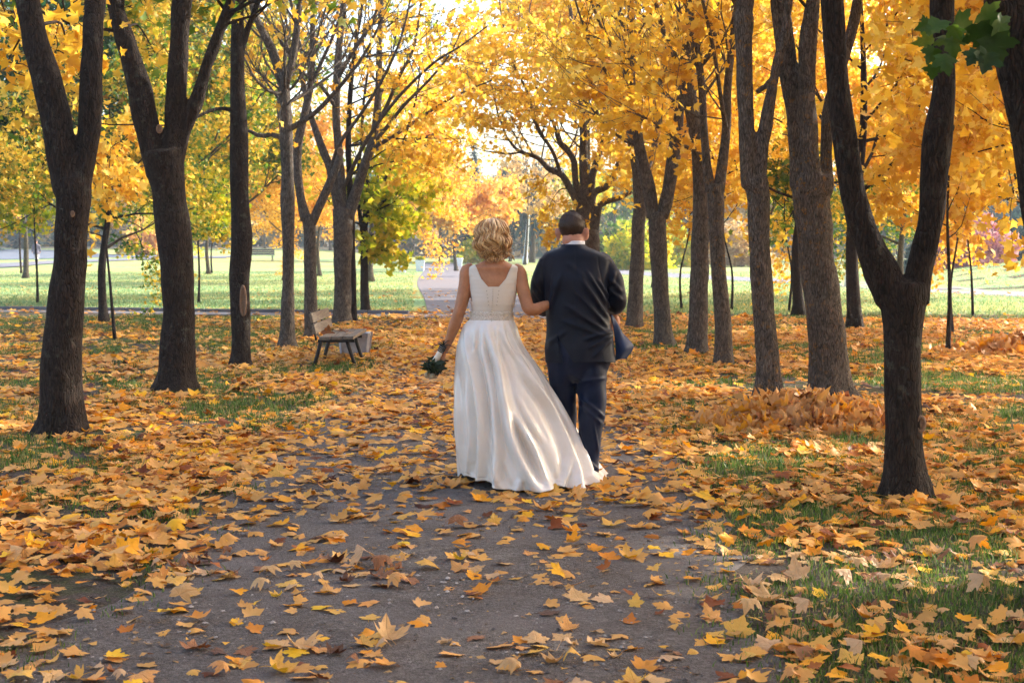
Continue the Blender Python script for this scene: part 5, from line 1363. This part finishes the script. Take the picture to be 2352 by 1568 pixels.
def crest(u, sharp):     # narrow rounded crest, wide trough
    return 2 * (0.5 + 0.5 * np.cos(u)) ** sharp - .75
pw = ph[None] + .10 * np.sin(3 * ph[None] + 1.0) + .05 * np.sin(7 * ph[None] + 2) + .12 * t_ * np.sin(ph[None] * 2 + .5)
front = sm(-.25, .35, s_)
disp_ = front * Gk[:, 3:4] * (.03 + .08 * t_) * crest(pw * 13 + .6 + t_, 2.2)
pyn = proj(np.stack([Gk[:, 0], Gk[:, 1] - Gk[:, 4], Gk[:, 2]], -1))[1]
FOLDS = [(((1073, 750), (1080, 811), (1098, 886), (1106, 960), (1107, 1050), (1106, 1136)), .034, .030), (((1116, 742), (1124, 858), (1137, 952), (1143, 1060), (1140, 1140)), .022, .026),
         (((1122, 742), (1134, 811), (1160, 933), (1183, 1022), (1240, 1138)), .042, .036), (((1153, 738), (1158, 774), (1172, 805), (1192, 835)), .016, .020), (((1167, 915), (1195, 975), (1219, 1022), (1250, 1100), (1262, 1138)), .034, .028),
         (((1186, 905), (1212, 960), (1240, 1010)), .014, .020), (((1180, 800), (1215, 870), (1268, 952), (1310, 1046), (1326, 1125)), .036, .036), (((1247, 875), (1312, 989), (1352, 1083), (1358, 1112)), .026, .030),
         (((1048, 840), (1052, 940), (1060, 1083)), .02, .024), (((1069, 870), (1080, 980), (1081, 1060), (1072, 1105)), .024, .024), (((1098, 738), (1092, 775), (1090, 830)), .012, .018), (((1140, 738), (1143, 790), (1150, 850)), .010, .016),
         (((1290, 1010), (1303, 1060), (1290, 1130)), .020, .022), (((1190, 1060), (1196, 1100), (1186, 1140)), .016, .020), (((1165, 738), (1182, 790), (1225, 850)), .012, .02), (((1120, 1030), (1124, 1090), (1122, 1138)), .014, .018), (((1110, 735), (1110, 752), (1108, 770)), .008, .012)]
rr = np.sqrt((Gk[:, 3:4] * s_) ** 2 + (ry * c_) ** 2)        # metres per radian along the hem direction
for pl, am, wd in FOLDS:
    pl = np.array(pl, float); tt = np.interp(pl[:, 1], pyn, t_[:, 0]); fr = np.clip((tt * (NR - 1)).astype(int), 0, NR - 1)
    xw = np.array([at(p[0], p[1], Gk[k, 1] - Gk[k, 4] * .75)[0] for p, k in zip(pl, fr)])
    cs = np.clip((xw - Gk[fr, 0]) / Gk[fr, 3], -.97, .97); fi = 2 * pi - np.arccos(cs)
    q = cr(np.c_[tt, fi, tt * 0], 60); f0 = np.interp(t_[:, 0], q[:, 0], q[:, 1])[:, None]
    fade = sm(tt[0] - .03, tt[0] + .22, t_) * (1 if tt[-1] > .93 else sm(tt[-1] + .04, tt[-1] - .12, t_))
    v = (ph[None] - f0) * rr / (wd * (.6 + .6 * t_))
    disp_ = disp_ + 1.75 * am * fade * (np.exp(-v * v) - .30 * np.exp(-((v - 1.9) / 1.1) ** 2) - .30 * np.exp(-((v + 1.9) / 1.1) ** 2)) * (1 - front)
nz_ = vnoise(np.stack([np.cos(pw) * 4 + 9 + t_ * 0, np.sin(pw) * 4 + 9 + t_ * 0, t_ * 3.2 + pw * 0 + 3], -1)) - .5
disp_ = disp_ + .035 * nz_ * sm(.1, .5, t_) + .012 * t_ * np.sin(pw * 31 + 4 * np.sin(t_ * 3)) * np.clip(nz_ * 4, 0, 1)
edge = .25 + .75 * np.abs(s_) ** .6        # keeps the silhouette close to the measured edges
w_ = disp_ * edge / np.maximum(Gk[:, 3:4], .08)
X_ = Gk[:, 0:1] + Gk[:, 3:4] * c_ * (1 + w_); Y_ = Gk[:, 1:2] + ry * s_ * (1 + w_)
Z_ = Gk[:, 2:3] + 0 * c_
hem = sm(.90, 1.0, t_); Z_ = Z_ + hem * (.022 * np.maximum(0, np.sin(pw * 9 + 1.7)) + .05 * np.exp(-((ph[None] - 3.75) / .35) ** 2) + .012)
mb = MB(); mb.add(np.stack([X_, Y_, Z_], -1), grid_faces(NR, NK)); sk = mb.build('skirt', M['satin'], bride)
_sol = sk.modifiers.new('thick', 'SOLIDIFY'); _sol.thickness = .004; _sol.offset = -1

# hair
def hair_mat(name, cols, rough=.38):
    g = G(name); o = g.obj(); r_ = g.n('NewGeometry').outputs['Random Per Island']
    n_ = g.noise(g.mapping(o, (1, 1, .35)), 55, 4, .6)
    c = g.ramp(g.math('ADD', g.math('MULTIPLY', r_, .6), g.math('MULTIPLY', n_, .45)), [(p, lin(h)) for p, h in cols])
    return g.done(g.bsdf(c, rough, None, **{'Specular IOR Level': .45, 'Anisotropic': .5}))
M['blonde'] = hair_mat('hair_blonde', [(.15, '#664222'), (.38, '#a07340'), (.62, '#cba068'), (.9, '#ecd09c')])
HR = [(1133, 501, 3, .012, .0), (1132, 505, 17, .05, -.0), (1131, 514, 28, .085, -.005), (1130, 528, 35, .105, -.01), (1130, 545, 38, .115, -.015), (1131, 562, 39, .115, -.02), (1132, 578, 36, .105, -.02), (1133, 588, 29, .085, -.015), (1134, 595, 20, .06, -.01)]
HRr = rings(HR, BY + .01)
hb = MB(); loft(hb, HRr * [1, 1, 1, .9, .9, 1], 24, 32)
Rh = np.random.default_rng(9); GH = cr(HRr, 60)
def hsurf(v, th, off):
    i = np.clip(v * 59, 0, 58.999); k = i.astype(int); f = (i - k)[:, None]; q = GH[k] * (1 - f) + GH[k + 1] * f
    return np.stack([q[:, 0] + (q[:, 3] + off) * np.cos(th), q[:, 1] + (q[:, 4] + off) * np.sin(th), q[:, 2]], -1)
for i in range(620):
    th0 = Rh.uniform(0, 2 * pi)
    if .9 < th0 < 2.2 and Rh.uniform() < .75: continue      # the face side stays open
    v0 = Rh.uniform(0, .5) ** 1.5; v1 = min(1.0, v0 + Rh.uniform(.35, .75)); n = 20; u = np.linspace(0, 1, n); v = v0 + (v1 - v0) * u
    gph = 6.0 * n2(np.array([th0 * 1.4]), np.array([v0 * 2]), 1.0, 90)[0]
    th = th0 + (.18 * np.sin(v * 15 + gph) + .10 * np.sin(v * 27 + gph * 2)) * sm(.1, .5, v) + Rh.normal(0, .05) * u
    off = Rh.uniform(-.016, .011) + .013 * np.sin(v * 17 + gph + 1.2) * sm(.15, .5, v) + (.02 * Rh.uniform(-.2, 1) * sm(.6, 1, u) if v1 > .8 else 0)
    P = hsurf(v, th, off)
    if v1 > .85: P[:, 2] += .02 * np.maximum(0, u - .75) * 4 * Rh.uniform(-.6, 1)
    r = Rh.uniform(.003, .0075); rad = r * np.interp(u, [0, .15, .7, 1], [.5, 1, .9, .25])
    tube(hb, P, rad, 6, True)
for i in range(26):     # loose curls falling over the right shoulder and the nape
    x0 = 1166 if i < 9 else 1115 + Rh.uniform(0, 40); y0 = 572 if i < 9 else 582
    q = [at(x0 + Rh.uniform(-6, 6), y0, BY - .07), at(x0 + 5 * Rh.uniform(-1, 1), y0 + 10, BY - .1), at(x0 + (8 if i < 9 else 0) + 5 * Rh.uniform(-1, 1), y0 + 15, BY - .105), at(x0 + (12 if i < 9 else 2) + 5 * Rh.uniform(-1, 1), y0 + Rh.uniform(16, 26), BY - .1)]
    tube(hb, cr(np.array(q), 14), np.linspace(.006, .0012, 14), 5)
for i in range(420):    # flyaway strands
    th0 = Rh.uniform(2.4, 7.0); v0 = Rh.uniform(.1, .9); n = 10; u = np.linspace(0, 1, n); v = np.clip(v0 + Rh.uniform(-.15, .3) * u, 0, 1)
    P = hsurf(v, th0 + Rh.normal(0, .25) * u, .004 + Rh.uniform(.005, .03) * u ** 1.5 + .004 * np.sin(u * 9))
    tube(hb, P, np.linspace(.0011, .0004, n), 4, False)
hb.build('hair', M['blonde'], bride)

# bouquet held head-down in her left hand
bq = thing('bouquet', at(1003, 822, BY + .01), 'bridal bouquet with dark leaves and a white wrapped handle, held head-down', 'bouquet')
M['ribbon'] = plain('black_ribbon', '#14110f', .5, 20, .2, .1)
M['wrap'] = plain('white_ribbon_wrap', '#e6dccb', .5, 40, .08, .2)
M['bq_leaf'] = leaf_mat('bouquet_leaf', [(0, lin('#1a2214')), (.6, lin('#2f3c26')), (1, lin('#4e5c3c'))], 8, .4, .15, .5, spots=False)
M['rose'] = plain('cream_rose', '#a09070', .6, 60, .15, .2)
ha, hb_ = at(1017, 797, BY - .02), at(1000, 829, BY - .005)
part('handle', M['wrap'], bq, lambda m: tube(m, cr(np.array([ha, (ha + hb_) / 2 + [0, -.004, 0], hb_]), 14), np.linspace(.017, .022, 14) * (1 + .08 * np.sin(np.arange(14) * 2.1)), 14))
def _rib(m):
    ax = (ha - hb_) / np.linalg.norm(ha - hb_)
    for j in range(4):
        c0 = ha - ax * (.012 * j - .006); Rr = rotfrom(ax); th = np.linspace(0, 2 * pi, 18)
        tube(m, c0 + (np.cos(th)[:, None] * Rr[:, 0] + np.sin(th)[:, None] * Rr[:, 1]) * .021, .0045, 6, False)
    for j in range(7):
        e = ha + ax * .01; d = RN.normal(size=3) * .025 + ax * .03
        tube(m, cr(np.array([e, e + d * .6 + [0, -.01, .012], e + d * 1.3]), 8), np.linspace(.004, .002, 8), 5)
part('ribbon', M['ribbon'], bq, _rib)
ctr = at(998, 838, BY + .0)
def _fol(m):
    n = 95; D = RN.normal(size=(n, 3)); D[:, 2] -= .5; D /= np.linalg.norm(D, axis=1)[:, None]
    P = ctr + D * [.065, .06, .05] * RN.uniform(.5, 1.05, (n, 1))
    leaf_cloud(m, P, D + RN.normal(0, .5, (n, 3)), RN.uniform(.045, .085, n), np.array([(0, -.05), (.22, .25), (.2, .6), (0, 1), (-.2, .6), (-.22, .25)]), FARF, RN, .3, .5, .02, D + RN.normal(0, .4, (n, 3)))
    for k in range(22):
        tube(m, cr(np.array([hb_, (hb_ + P[k]) / 2, P[k]]), 5), .002, 4)
part('foliage', M['bq_leaf'], bq, _fol)
for dx, dy_, dz in ((-.045, -.02, -.06), (-.01, -.035, -.068), (-.03, .04, -.07)):
    def _rose(m):
        c = ctr + np.array([dx, dy_, dz]); ellipsoid(m, c, (.019, .019, .017), None, 12, 8)
        for q in range(9):
            a = q * 2.4; r = .012 + .0013 * q; d = np.array([math.cos(a), math.sin(a), -.35]); ellipsoid(m, c + d * r, (.013, .004, .014), rotfrom([0, 0, 1], [-math.sin(a), math.cos(a), 0]), 10, 6)
    part('rose', M['rose'], bq, _rose)

# ================================================================ groom
GY = 9.52
groom = thing('person', (*at(1322, 1108, GY)[:2], 0), 'man with short brown hair in a dark navy suit, walking away arm in arm', 'person', 'couple walking down the path')
hy = math.radians(-13)
mb = MB()
gc = at(1314.5, 530, GY + .02); Rg = head_shape(mb, gc, hy, 1.06)
loft(mb, rings([(1318, 540, 22, .066, .0), (1318, 555, 23.5, .07, -.005), (1318, 568, 26, .075, -.005), (1320, 580, 55, .09, 0), (1321, 596, 72, .1, 0), (1322, 640, 66, .12, 0), (1324, 720, 62, .13, 0), (1328, 800, 66, .13, 0), (1328, 850, 60, .12, 0)], GY), 50, 36)
limb(mb, [(1262, 600, 0, .05), (1240, 640, 0, .048), (1234, 690, .02, .042), (1246, 706, .16, .036), (1268, 706, .27, .03)], GY)
hw = at(1268, 706, GY + .27); hand(mb, hw, np.array([.6, .75, -.1]), np.array([-.2, .1, 1]), -1, .9)
limb(mb, [(1382, 604, 0, .05), (1406, 645, 0, .048), (1418, 688, .0, .042), (1413, 712, .1, .036), (1408, 724, .18, .029)], GY)
hw = at(1409, 722, GY + .17); hand(mb, hw, at(1418, 742, GY + .2) - hw, np.array([.7, -.7, .2]), -1, 1.1, 1.02)
for c0, dy, fx in ((1290, .16, 1302), (1356, -.06, 1352)):
    limb(mb, [(c0, 830, 0, .085), (c0 + (fx - c0) * .5, 940, dy * .6, .06), (fx, 1040, dy, .048), (fx, 1085, dy, .038)], GY, 24)
remesh(mb, .0055, 4).build('body', M['skin_g'], groom)
# cropped hair
M['brown_hair'] = hair_mat('hair_brown', [(.15, '#1d130d'), (.45, '#33231a'), (.7, '#4a3426'), (.95, '#6a4f3c')], .5)
hb = MB(); s = 1.06
th = np.linspace(0.02, pi * .95, 36); ph2 = np.linspace(0, 2 * pi, 60, endpoint=False)
D = np.stack([np.sin(th)[:, None] * np.cos(ph2), np.sin(th)[:, None] * np.sin(ph2), np.repeat(np.cos(th)[:, None], 60, 1)], -1)
thick = 1.075 - .05 * sm(.4, -.6, D[..., 2])
Lc = D * np.array([.077, .098, .088]) * thick[..., None] + np.array([0, -.008, .03])
Lc = Lc + ((vnoise(Lc * 90) - .5) * .005)[..., None] * D
def hairline(P): return np.where(P[..., 1] < .0, -.098 + .06 * sm(-.06, .0, P[..., 1]), .0 + .5 * P[..., 1] + .045 * sm(.04, .08, P[..., 1])) + .006 * (vnoise(P * 60) - .5)
fq = grid_faces(36, 60)[:, ::-1]; Lf = Lc.reshape(-1, 3); cen = Lf[fq].mean(1); fq = fq[cen[:, 2] > hairline(cen)]
hb.add((Rg @ (Lf.T * s)).T + gc, fq)
n = 9000; k = np.array(fq)[RN.integers(0, len(fq), n)]; wq = RN.dirichlet([1, 1, 1, 1], n); B = (Lf[k] * wq[..., None]).sum(1)
dirn = B - [0, -.008, .03]; dirn /= np.linalg.norm(dirn, axis=1)[:, None]; dirn = dirn + RN.normal(0, .35, (n, 3)) + [0, .1, -.35]
ln = RN.uniform(.003, .009, n) * (.35 + .65 * sm(-.05, .04, B[:, 2])); sd = np.cross(dirn, RN.normal(size=(n, 3))); sd /= np.linalg.norm(sd, axis=1)[:, None]
Vt = np.stack([B - sd * .0007, B + sd * .0007, B + dirn * ln[:, None]], 1).reshape(-1, 3)
hb.add((Rg @ (Vt.T * s)).T + gc, np.arange(3 * n).reshape(-1, 3))
hb.build('hair', M['brown_hair'], groom)

def suit(name, a, b):
    g = G(name); o = g.obj(); n_ = g.noise(o, 4, 3); w_ = g.noise(g.mapping(o, (3, 3, .25)), 160, 3, .7); f_ = g.noise(o, 420, 2)
    c = g.ramp(g.math('ADD', g.math('MULTIPLY', n_, .5), g.math('MULTIPLY', w_, .5)), [(.35, lin(a)), (.65, lin(b))])
    return g.done(g.bsdf(c, .52, g.bump(g.math('ADD', f_, w_), .25, .0015), **{'Specular IOR Level': .22, 'Sheen Weight': .08, 'Sheen Roughness': .45, 'Sheen Tint': (.45, .6, 1, 1)}))
M['suit'] = suit('navy_wool', '#050813', '#090f22')
M['suit_trousers'] = suit('navy_wool_trousers', '#081126', '#0f1c3a')
M['lining'] = suit('navy_lining_lit', '#14233f', '#21365c')  # lighter than the suit wool: light on the blown panel is in the colour
M['shirt'] = plain('white_shirt', '#dfe3ea', .6, 60, .04, .1)
M['shoe'] = plain('black_leather', '#0b0a0a', .3, 30, .2, .1)
mb = MB()
JT = [(1318, 564, 27, .082, -.005), (1319, 570, 36, .09, -.005), (1320, 577, 56, .10, -.005), (1321, 586, 74, .112, -.005), (1321.5, 597, 81, .122, -.005), (1321.5, 615, 80, .135, -.01), (1321.5, 650, 74, .15, -.015), (1323, 700, 70, .155, -.015), (1327, 735, 72, .158, -.015),
      (1330, 765, 76, .165, -.015), (1332, 800, 80, .175, -.02), (1333.5, 833, 81.5, .18, -.02)]
loft(mb, rings([(*r, 2.25) for r in JT], GY), 90, 60)
limb(mb, [(1272, 596, 0, .066), (1258, 606, 0, .066), (1249, 626, 0, .066), (1239, 655, .0, .063), (1237, 684, .025, .06), (1243, 703, .09, .057), (1254, 710, .18, .05), (1266, 708, .26, .044)], GY, 34, 20)
limb(mb, [(1372, 596, 0, .066), (1386, 606, 0, .067), (1400, 628, 0, .068), (1411, 655, .0, .066), (1418, 680, .0, .062), (1417, 699, .04, .058), (1411, 709, .12, .05), (1408, 718, .17, .043)], GY, 34, 20)
for q in ((1248, 593.5), (1396, 594.5)): ellipsoid(mb, at(q[0], q[1] + 3, GY), (.034, .06, .02))
jk = remesh(mb, .0065, 4, .5)
V, N = jk.v[0], jk.normals; X, Y = proj(V)
def ridge(a, b, w, amp, lim=1.0):     # a drag fold of the cloth from image point a to b
    a = np.array(a, float); b = np.array(b, float); d = b - a; L = np.linalg.norm(d); d /= L
    u = ((X - a[0]) * d[0] + (Y - a[1]) * d[1]) / L; v = -(X - a[0]) * d[1] + (Y - a[1]) * d[0]
    return amp * np.exp(-(v / w) ** 2) * sm(-.1, .25, u) * sm(1.1, .75, u)
dsp = np.zeros(len(V))
for a, b, w, am in (((1335, 640), (1398, 735), 5, .010), ((1320, 665), (1395, 752), 5, .009), ((1348, 622), (1402, 715), 4, .008), ((1300, 700), (1395, 765), 5, .008), ((1290, 735), (1392, 775), 5, .006), ((1372, 640), (1408, 705), 4, .007),
                    ((1275, 640), (1262, 730), 5, .006), ((1290, 625), (1268, 700), 5, .005), ((1300, 600), (1345, 640), 7, .004), ((1340, 780), (1410, 760), 5, .009), ((1350, 800), (1412, 766), 5, .007), ((1360, 822), (1408, 775), 4, .005), ((1260, 790), (1300, 760), 6, .005),
                    ((1400, 640), (1428, 672), 5, .007), ((1398, 662), (1430, 690), 4, .007), ((1230, 640), (1252, 690), 4, .006), ((1226, 665), (1250, 700), 4, .006), ((1412, 622), (1404, 660), 4, .005)):
    dsp += ridge(a, b, w, am) * (N[:, 1] < .3)
dsp += .006 * (vnoise(V * [7, 7, 11] + 5) - .5) + .004 * (vnoise(V * [17, 17, 9] + 2) - .5)
sp = np.exp(-((X - 1323) / 1.4) ** 2) * ((Y > 572) & (Y < 768)) * (N[:, 1] < -.2) * .0022
for xs, ys in (((1271, 596), (1262, 640)), ((1374, 596), (1386, 650))): sp = sp + np.exp(-((X - np.interp(Y, [595, 660], [xs[0], ys[0]])) / 1.6) ** 2) * ((Y > 590) & (Y < 664)) * .003 * (N[:, 1] < .2)
jk.v[0] = V + N * (2.2 * dsp - sp)[:, None]
jo = jk.build('jacket', M['suit'], groom)
cut(jo, [((1277, 764), (1292, 834)), ((1277, 764), (1318, 834)), ((1200, 832), (1450, 830))],
    lambda X, Y, C_, N_: ((Y > 764) & (X > 1277 + (Y - 764) * 15 / 70) & (X < 1277 + (Y - 764) * 41 / 70) & (C_[:, 1] < GY)) | ((Y > 831) & (N_[:, 2] < -.3)) | (Y > 832.3))
_sol = jo.modifiers.new('thick', 'SOLIDIFY'); _sol.thickness = .005; _sol.offset = -1
# the right front panel blown open by the wind: a thick curved sheet
A_ = [at(1403, 722, GY - .02), at(1408, 745, GY - .03), at(1411, 770, GY - .03), at(1414, 798, GY - .03), at(1414, 828, GY - .02)]
C1 = [at(1407, 724, GY + .03), at(1420, 748, GY + .0), at(1430, 776, GY - .03), at(1432, 800, GY - .05), at(1424, 824, GY - .03)]
D1 = [at(1409, 730, GY + .1), at(1424, 758, GY + .09), at(1449, 786, GY + .06), at(1454, 800, GY + .05), at(1438, 824, GY + .05)]
S_ = np.stack([cr(np.array(q), 30) for q in (A_, C1, D1)], 1); U = np.linspace(0, 1, 24)
P = np.stack([cr(r, 24) for r in S_], 0)
P[..., 1] += .016 * np.sin(np.linspace(0, 1, 30)[:, None] * 11 + U[None] * 5) * U[None]
mb = MB(); mb.add(P, grid_faces(30, 24, False)); pn = mb.build('jacket_front', M['lining'], groom)
_sol = pn.modifiers.new('thick', 'SOLIDIFY'); _sol.thickness = .007; _sol.offset = 0
# collars
mb = MB(); loft(mb, rings([(1318, 574, 37, .094, -.008), (1318, 566, 30, .084, -.008), (1318, 561.5, 27.5, .08, -.008), (1318, 561, 26, .077, -.006), (1318, 568, 25, .074, -.004)], GY), 16, 50, False); mb.build('jacket_collar', M['suit'], groom)
mb = MB(); loft(mb, rings([(1318, 570, 26.5, .079, -.006), (1318, 558, 25.8, .077, -.006), (1318, 553.5, 25.2, .075, -.006), (1318, 553, 24.2, .072, -.004), (1318, 562, 24, .07, -.004)], GY), 16, 50, False); mb.build('shirt_collar', M['shirt'], groom)
# trousers
mb = MB()
loft(mb, rings([(1329, 750, 66, .14, -.01), (1331, 790, 76, .168, -.018), (1330, 825, 75, .166, -.018), (1328, 845, 70, .148, -.014), (1327, 862, 62, .125, -.01), (1326, 876, 48, .09, 0)], GY), 30, 44)
loft(mb, rings([(1294, 815, 36, .150, -.015), (1292, 850, 33.5, .136, -.01), (1292, 880, 31, .118, .01), (1297, 925, 27, .092, .05), (1301, 975, 24.5, .078, .10), (1304, 1040, 23.5, .070, .15), (1305, 1087, 23, .068, .16)], GY), 50, 30)
loft(mb, rings([(1355, 815, 39, .156, -.018), (1356, 850, 37, .142, -.018), (1357, 880, 35, .126, -.025), (1360, 925, 32, .104, -.04), (1358, 965, 30.5, .094, -.05), (1353, 1010, 27.5, .082, -.06), (1350, 1060, 26, .076, -.06), (1350, 1091, 25.5, .074, -.06)], GY), 50, 30)
tr = remesh(mb, .0065, 8); V, N = tr.v[0], tr.normals; X, Y = proj(V)
d_ = .014 * (vnoise(np.stack([V[:, 0] * 6 + V[:, 2] * 4, V[:, 1] * 6, V[:, 2] * 14 - V[:, 0] * 8], -1)) - .5) + .008 * (vnoise(np.stack([V[:, 0] * 22, V[:, 1] * 9, V[:, 2] * 5], -1)) - .5)
for a, b, w, am in (((1328, 905), (1392, 962), 4, .012), ((1325, 922), (1388, 978), 4, .008), ((1335, 985), (1352, 1070), 3, .008), ((1362, 960), (1376, 1050), 3, .007), ((1300, 850), (1345, 880), 4, .006), ((1340, 875), (1392, 868), 4, .007), ((1345, 1050), (1375, 1080), 3, .008)): d_ += ridge(a, b, w, am)
tr.v[0] = V + N * d_[:, None]; tr.build('trousers', M['suit_trousers'], groom)
for c0, dy, rz_ in ((1305, .17, .05), (1351, -.06, -.15)):
    def _sh(m):
        c = at(c0, 1090, GY + dy); c[2] = 0
        def T(m2): 
            loft(m2, [[0, .055, .006, .046, .148], [0, .055, .03, .048, .15], [0, .05, .055, .046, .135], [0, .0, .09, .044, .075], [0, -.03, .13, .042, .05]], 16, 26)
            return m2
        mm = T(MB()); Vv, ff = mm.arrays(); Vv = Vv @ rotz(rz_).T + c; b0 = m.n; m.v.append(Vv); m.n += len(Vv); m.f += [f + b0 for f in ff]
    part('shoe', M['shoe'], groom, _sh)

# a walker far off on the footpath at the left
wk = gpt(84, 605); sW = 1.0
walker = thing('person', wk, 'tiny distant walker in a grey coat and pale trousers by the far left road', 'person')
mb = MB()
for sx, dy in ((-1, .18), (1, -.16)):
    tube(mb, cr(np.array([[sx * .09, 0, .88], [sx * .1, dy * .5 + .04, .48], [sx * .1, dy, .08], [sx * .1, dy + .12, .04]]) + wk, 14), np.interp(np.linspace(0, 1, 14), [0, .5, .85, 1], [.09, .06, .045, .035]), 10)
    tube(mb, cr(np.array([[sx * .2, 0, 1.38], [sx * .25, -dy * .4, 1.1], [sx * .24, -dy * .8, .86], [sx * .23, -dy, .78]]) + wk, 12), np.linspace(.055, .035, 12), 8)
loft(mb, np.array([[0, 0, .82, .16, .12], [0, 0, 1.1, .15, .11], [0, 0, 1.36, .2, .12], [0, 0, 1.45, .1, .08], [0, 0, 1.56, .06, .06]]) + [*wk, 0, 0], 20, 18)
head_shape(mb, wk + [0, 0, 1.62], 0.4, 1.0)
remesh(mb, .018, 3).build('body', M['skin_g'], walker)
M['coat'] = plain('grey_coat', '#5b5662', .8, 20, .2, .2); M['cream'] = plain('cream_trousers', '#cfc6bb', .8, 20, .1, .2); M['boots'] = plain('black_boots', '#15151a', .6, 20, .2, .1)
def _coat(m):
    loft(m, np.array([[0, 0, .7, .24, .19], [0, 0, 1.05, .19, .15], [0, 0, 1.36, .23, .15], [0, 0, 1.47, .11, .1], [0, 0, 1.5, .08, .08]]) + [*wk, 0, 0], 20, 20)
    for sx, dy in ((-1, .18), (1, -.16)): tube(m, cr(np.array([[sx * .2, 0, 1.38], [sx * .26, -dy * .4, 1.1], [sx * .25, -dy * .8, .88]]) + wk, 10), np.linspace(.078, .055, 10), 10)
part('coat', M['coat'], walker, _coat)
part('trousers', M['cream'], walker, lambda m: [tube(m, cr(np.array([[sx * .09, 0, .8], [sx * .1, dy * .5 + .04, .48], [sx * .1, dy * .85, .3]]) + wk, 10), np.linspace(.11, .075, 10), 10) for sx, dy in ((-1, .18), (1, -.16))])
for sx, dy in ((-1, .18), (1, -.16)):
    part('boot', M['boots'], walker, lambda m: tube(m, cr(np.array([[sx * .1, dy * .85, .34], [sx * .1, dy, .1], [sx * .1, dy + .04, .05], [sx * .1, dy + .17, .035]]) + wk, 10), np.interp(np.linspace(0, 1, 10), [0, .6, 1], [.07, .06, .045]), 10))
part('hair', M['brown_hair'], walker, lambda m: ellipsoid(m, wk + [0, -.015, 1.67], (.095, .11, .095)))
# ------------------------------------------------------------------ camera, light, render settings
cam = bpy.data.cameras.new('camera'); co = bpy.data.objects.new('camera', cam); COL.objects.link(co)
co.location = (0, 0, HC); co.rotation_euler = (pi / 2 - TH, 0, 0)
cam.sensor_width = 36; cam.lens = 36 * F / 2352; cam.clip_start = .05; cam.clip_end = 2000
cam.dof.use_dof = True; cam.dof.focus_distance = 9.3; cam.dof.aperture_fstop = 7.0
SC.camera = co
EL, AZ = math.radians(29), math.radians(62)          # sun: to the right and ahead
sdir = Vector((math.cos(EL) * math.sin(AZ), math.cos(EL) * math.cos(AZ), math.sin(EL)))
sl = bpy.data.lights.new('sun', 'SUN'); sl.energy = 2.7; sl.angle = math.radians(.55); sl.color = (1.0, .94, .85)
so = bpy.data.objects.new('sun', sl); COL.objects.link(so); so.rotation_euler = sdir.to_track_quat('Z', 'Y').to_euler(); so.location = (10, 5, 20)
w = bpy.data.worlds.new('World'); SC.world = w; w.use_nodes = True
nt = w.node_tree; nt.nodes.clear()
sky = nt.nodes.new('ShaderNodeTexSky'); sky.sky_type = 'NISHITA'; sky.sun_disc = False; sky.sun_elevation = EL; sky.sun_rotation = AZ
sky.air_density = 1.0; sky.dust_density = 4.0; sky.ozone_density = 1.0
bg = nt.nodes.new('ShaderNodeBackground'); bg.inputs['Strength'].default_value = .15
ow = nt.nodes.new('ShaderNodeOutputWorld'); nt.links.new(sky.outputs[0], bg.inputs[0]); nt.links.new(bg.outputs[0], ow.inputs[0])
vs = SC.view_settings; SC.display_settings.display_device = 'sRGB'; vs.view_transform = 'Standard'; vs.look = 'None'; vs.exposure = 2.0; vs.gamma = 1.0
SC.render.engine = 'CYCLES'
cy = SC.cycles; cy.use_denoising = True; cy.max_bounces = 8; cy.diffuse_bounces = 4; cy.glossy_bounces = 3; cy.transmission_bounces = 6; cy.transparent_max_bounces = 8
cy.use_adaptive_sampling = True; cy.adaptive_threshold = .015
try: cy.denoiser = 'OPENIMAGEDENOISE'
except Exception: pass
cy.sample_clamp_indirect = 6.0

# the autumn air: a thin even haze round the whole park
hz = bpy.data.materials.new('haze_air'); hz.use_nodes = True; ht = hz.node_tree; ht.nodes.clear()
pv = ht.nodes.new('ShaderNodeVolumePrincipled'); pv.inputs['Color'].default_value = (.84, .92, 1, 1); pv.inputs['Density'].default_value = .0007; pv.inputs['Anisotropy'].default_value = .35
ho = ht.nodes.new('ShaderNodeOutputMaterial'); ht.links.new(pv.outputs[0], ho.inputs['Volume'])
mb = MB(); box(mb, (0, 110, 8), (200, 160, 9.2)); tag(mb.build('haze', hz, smooth=False), 'thin bright autumn haze filling the park', 'haze', kind='stuff')
cy.volume_bounces = 0
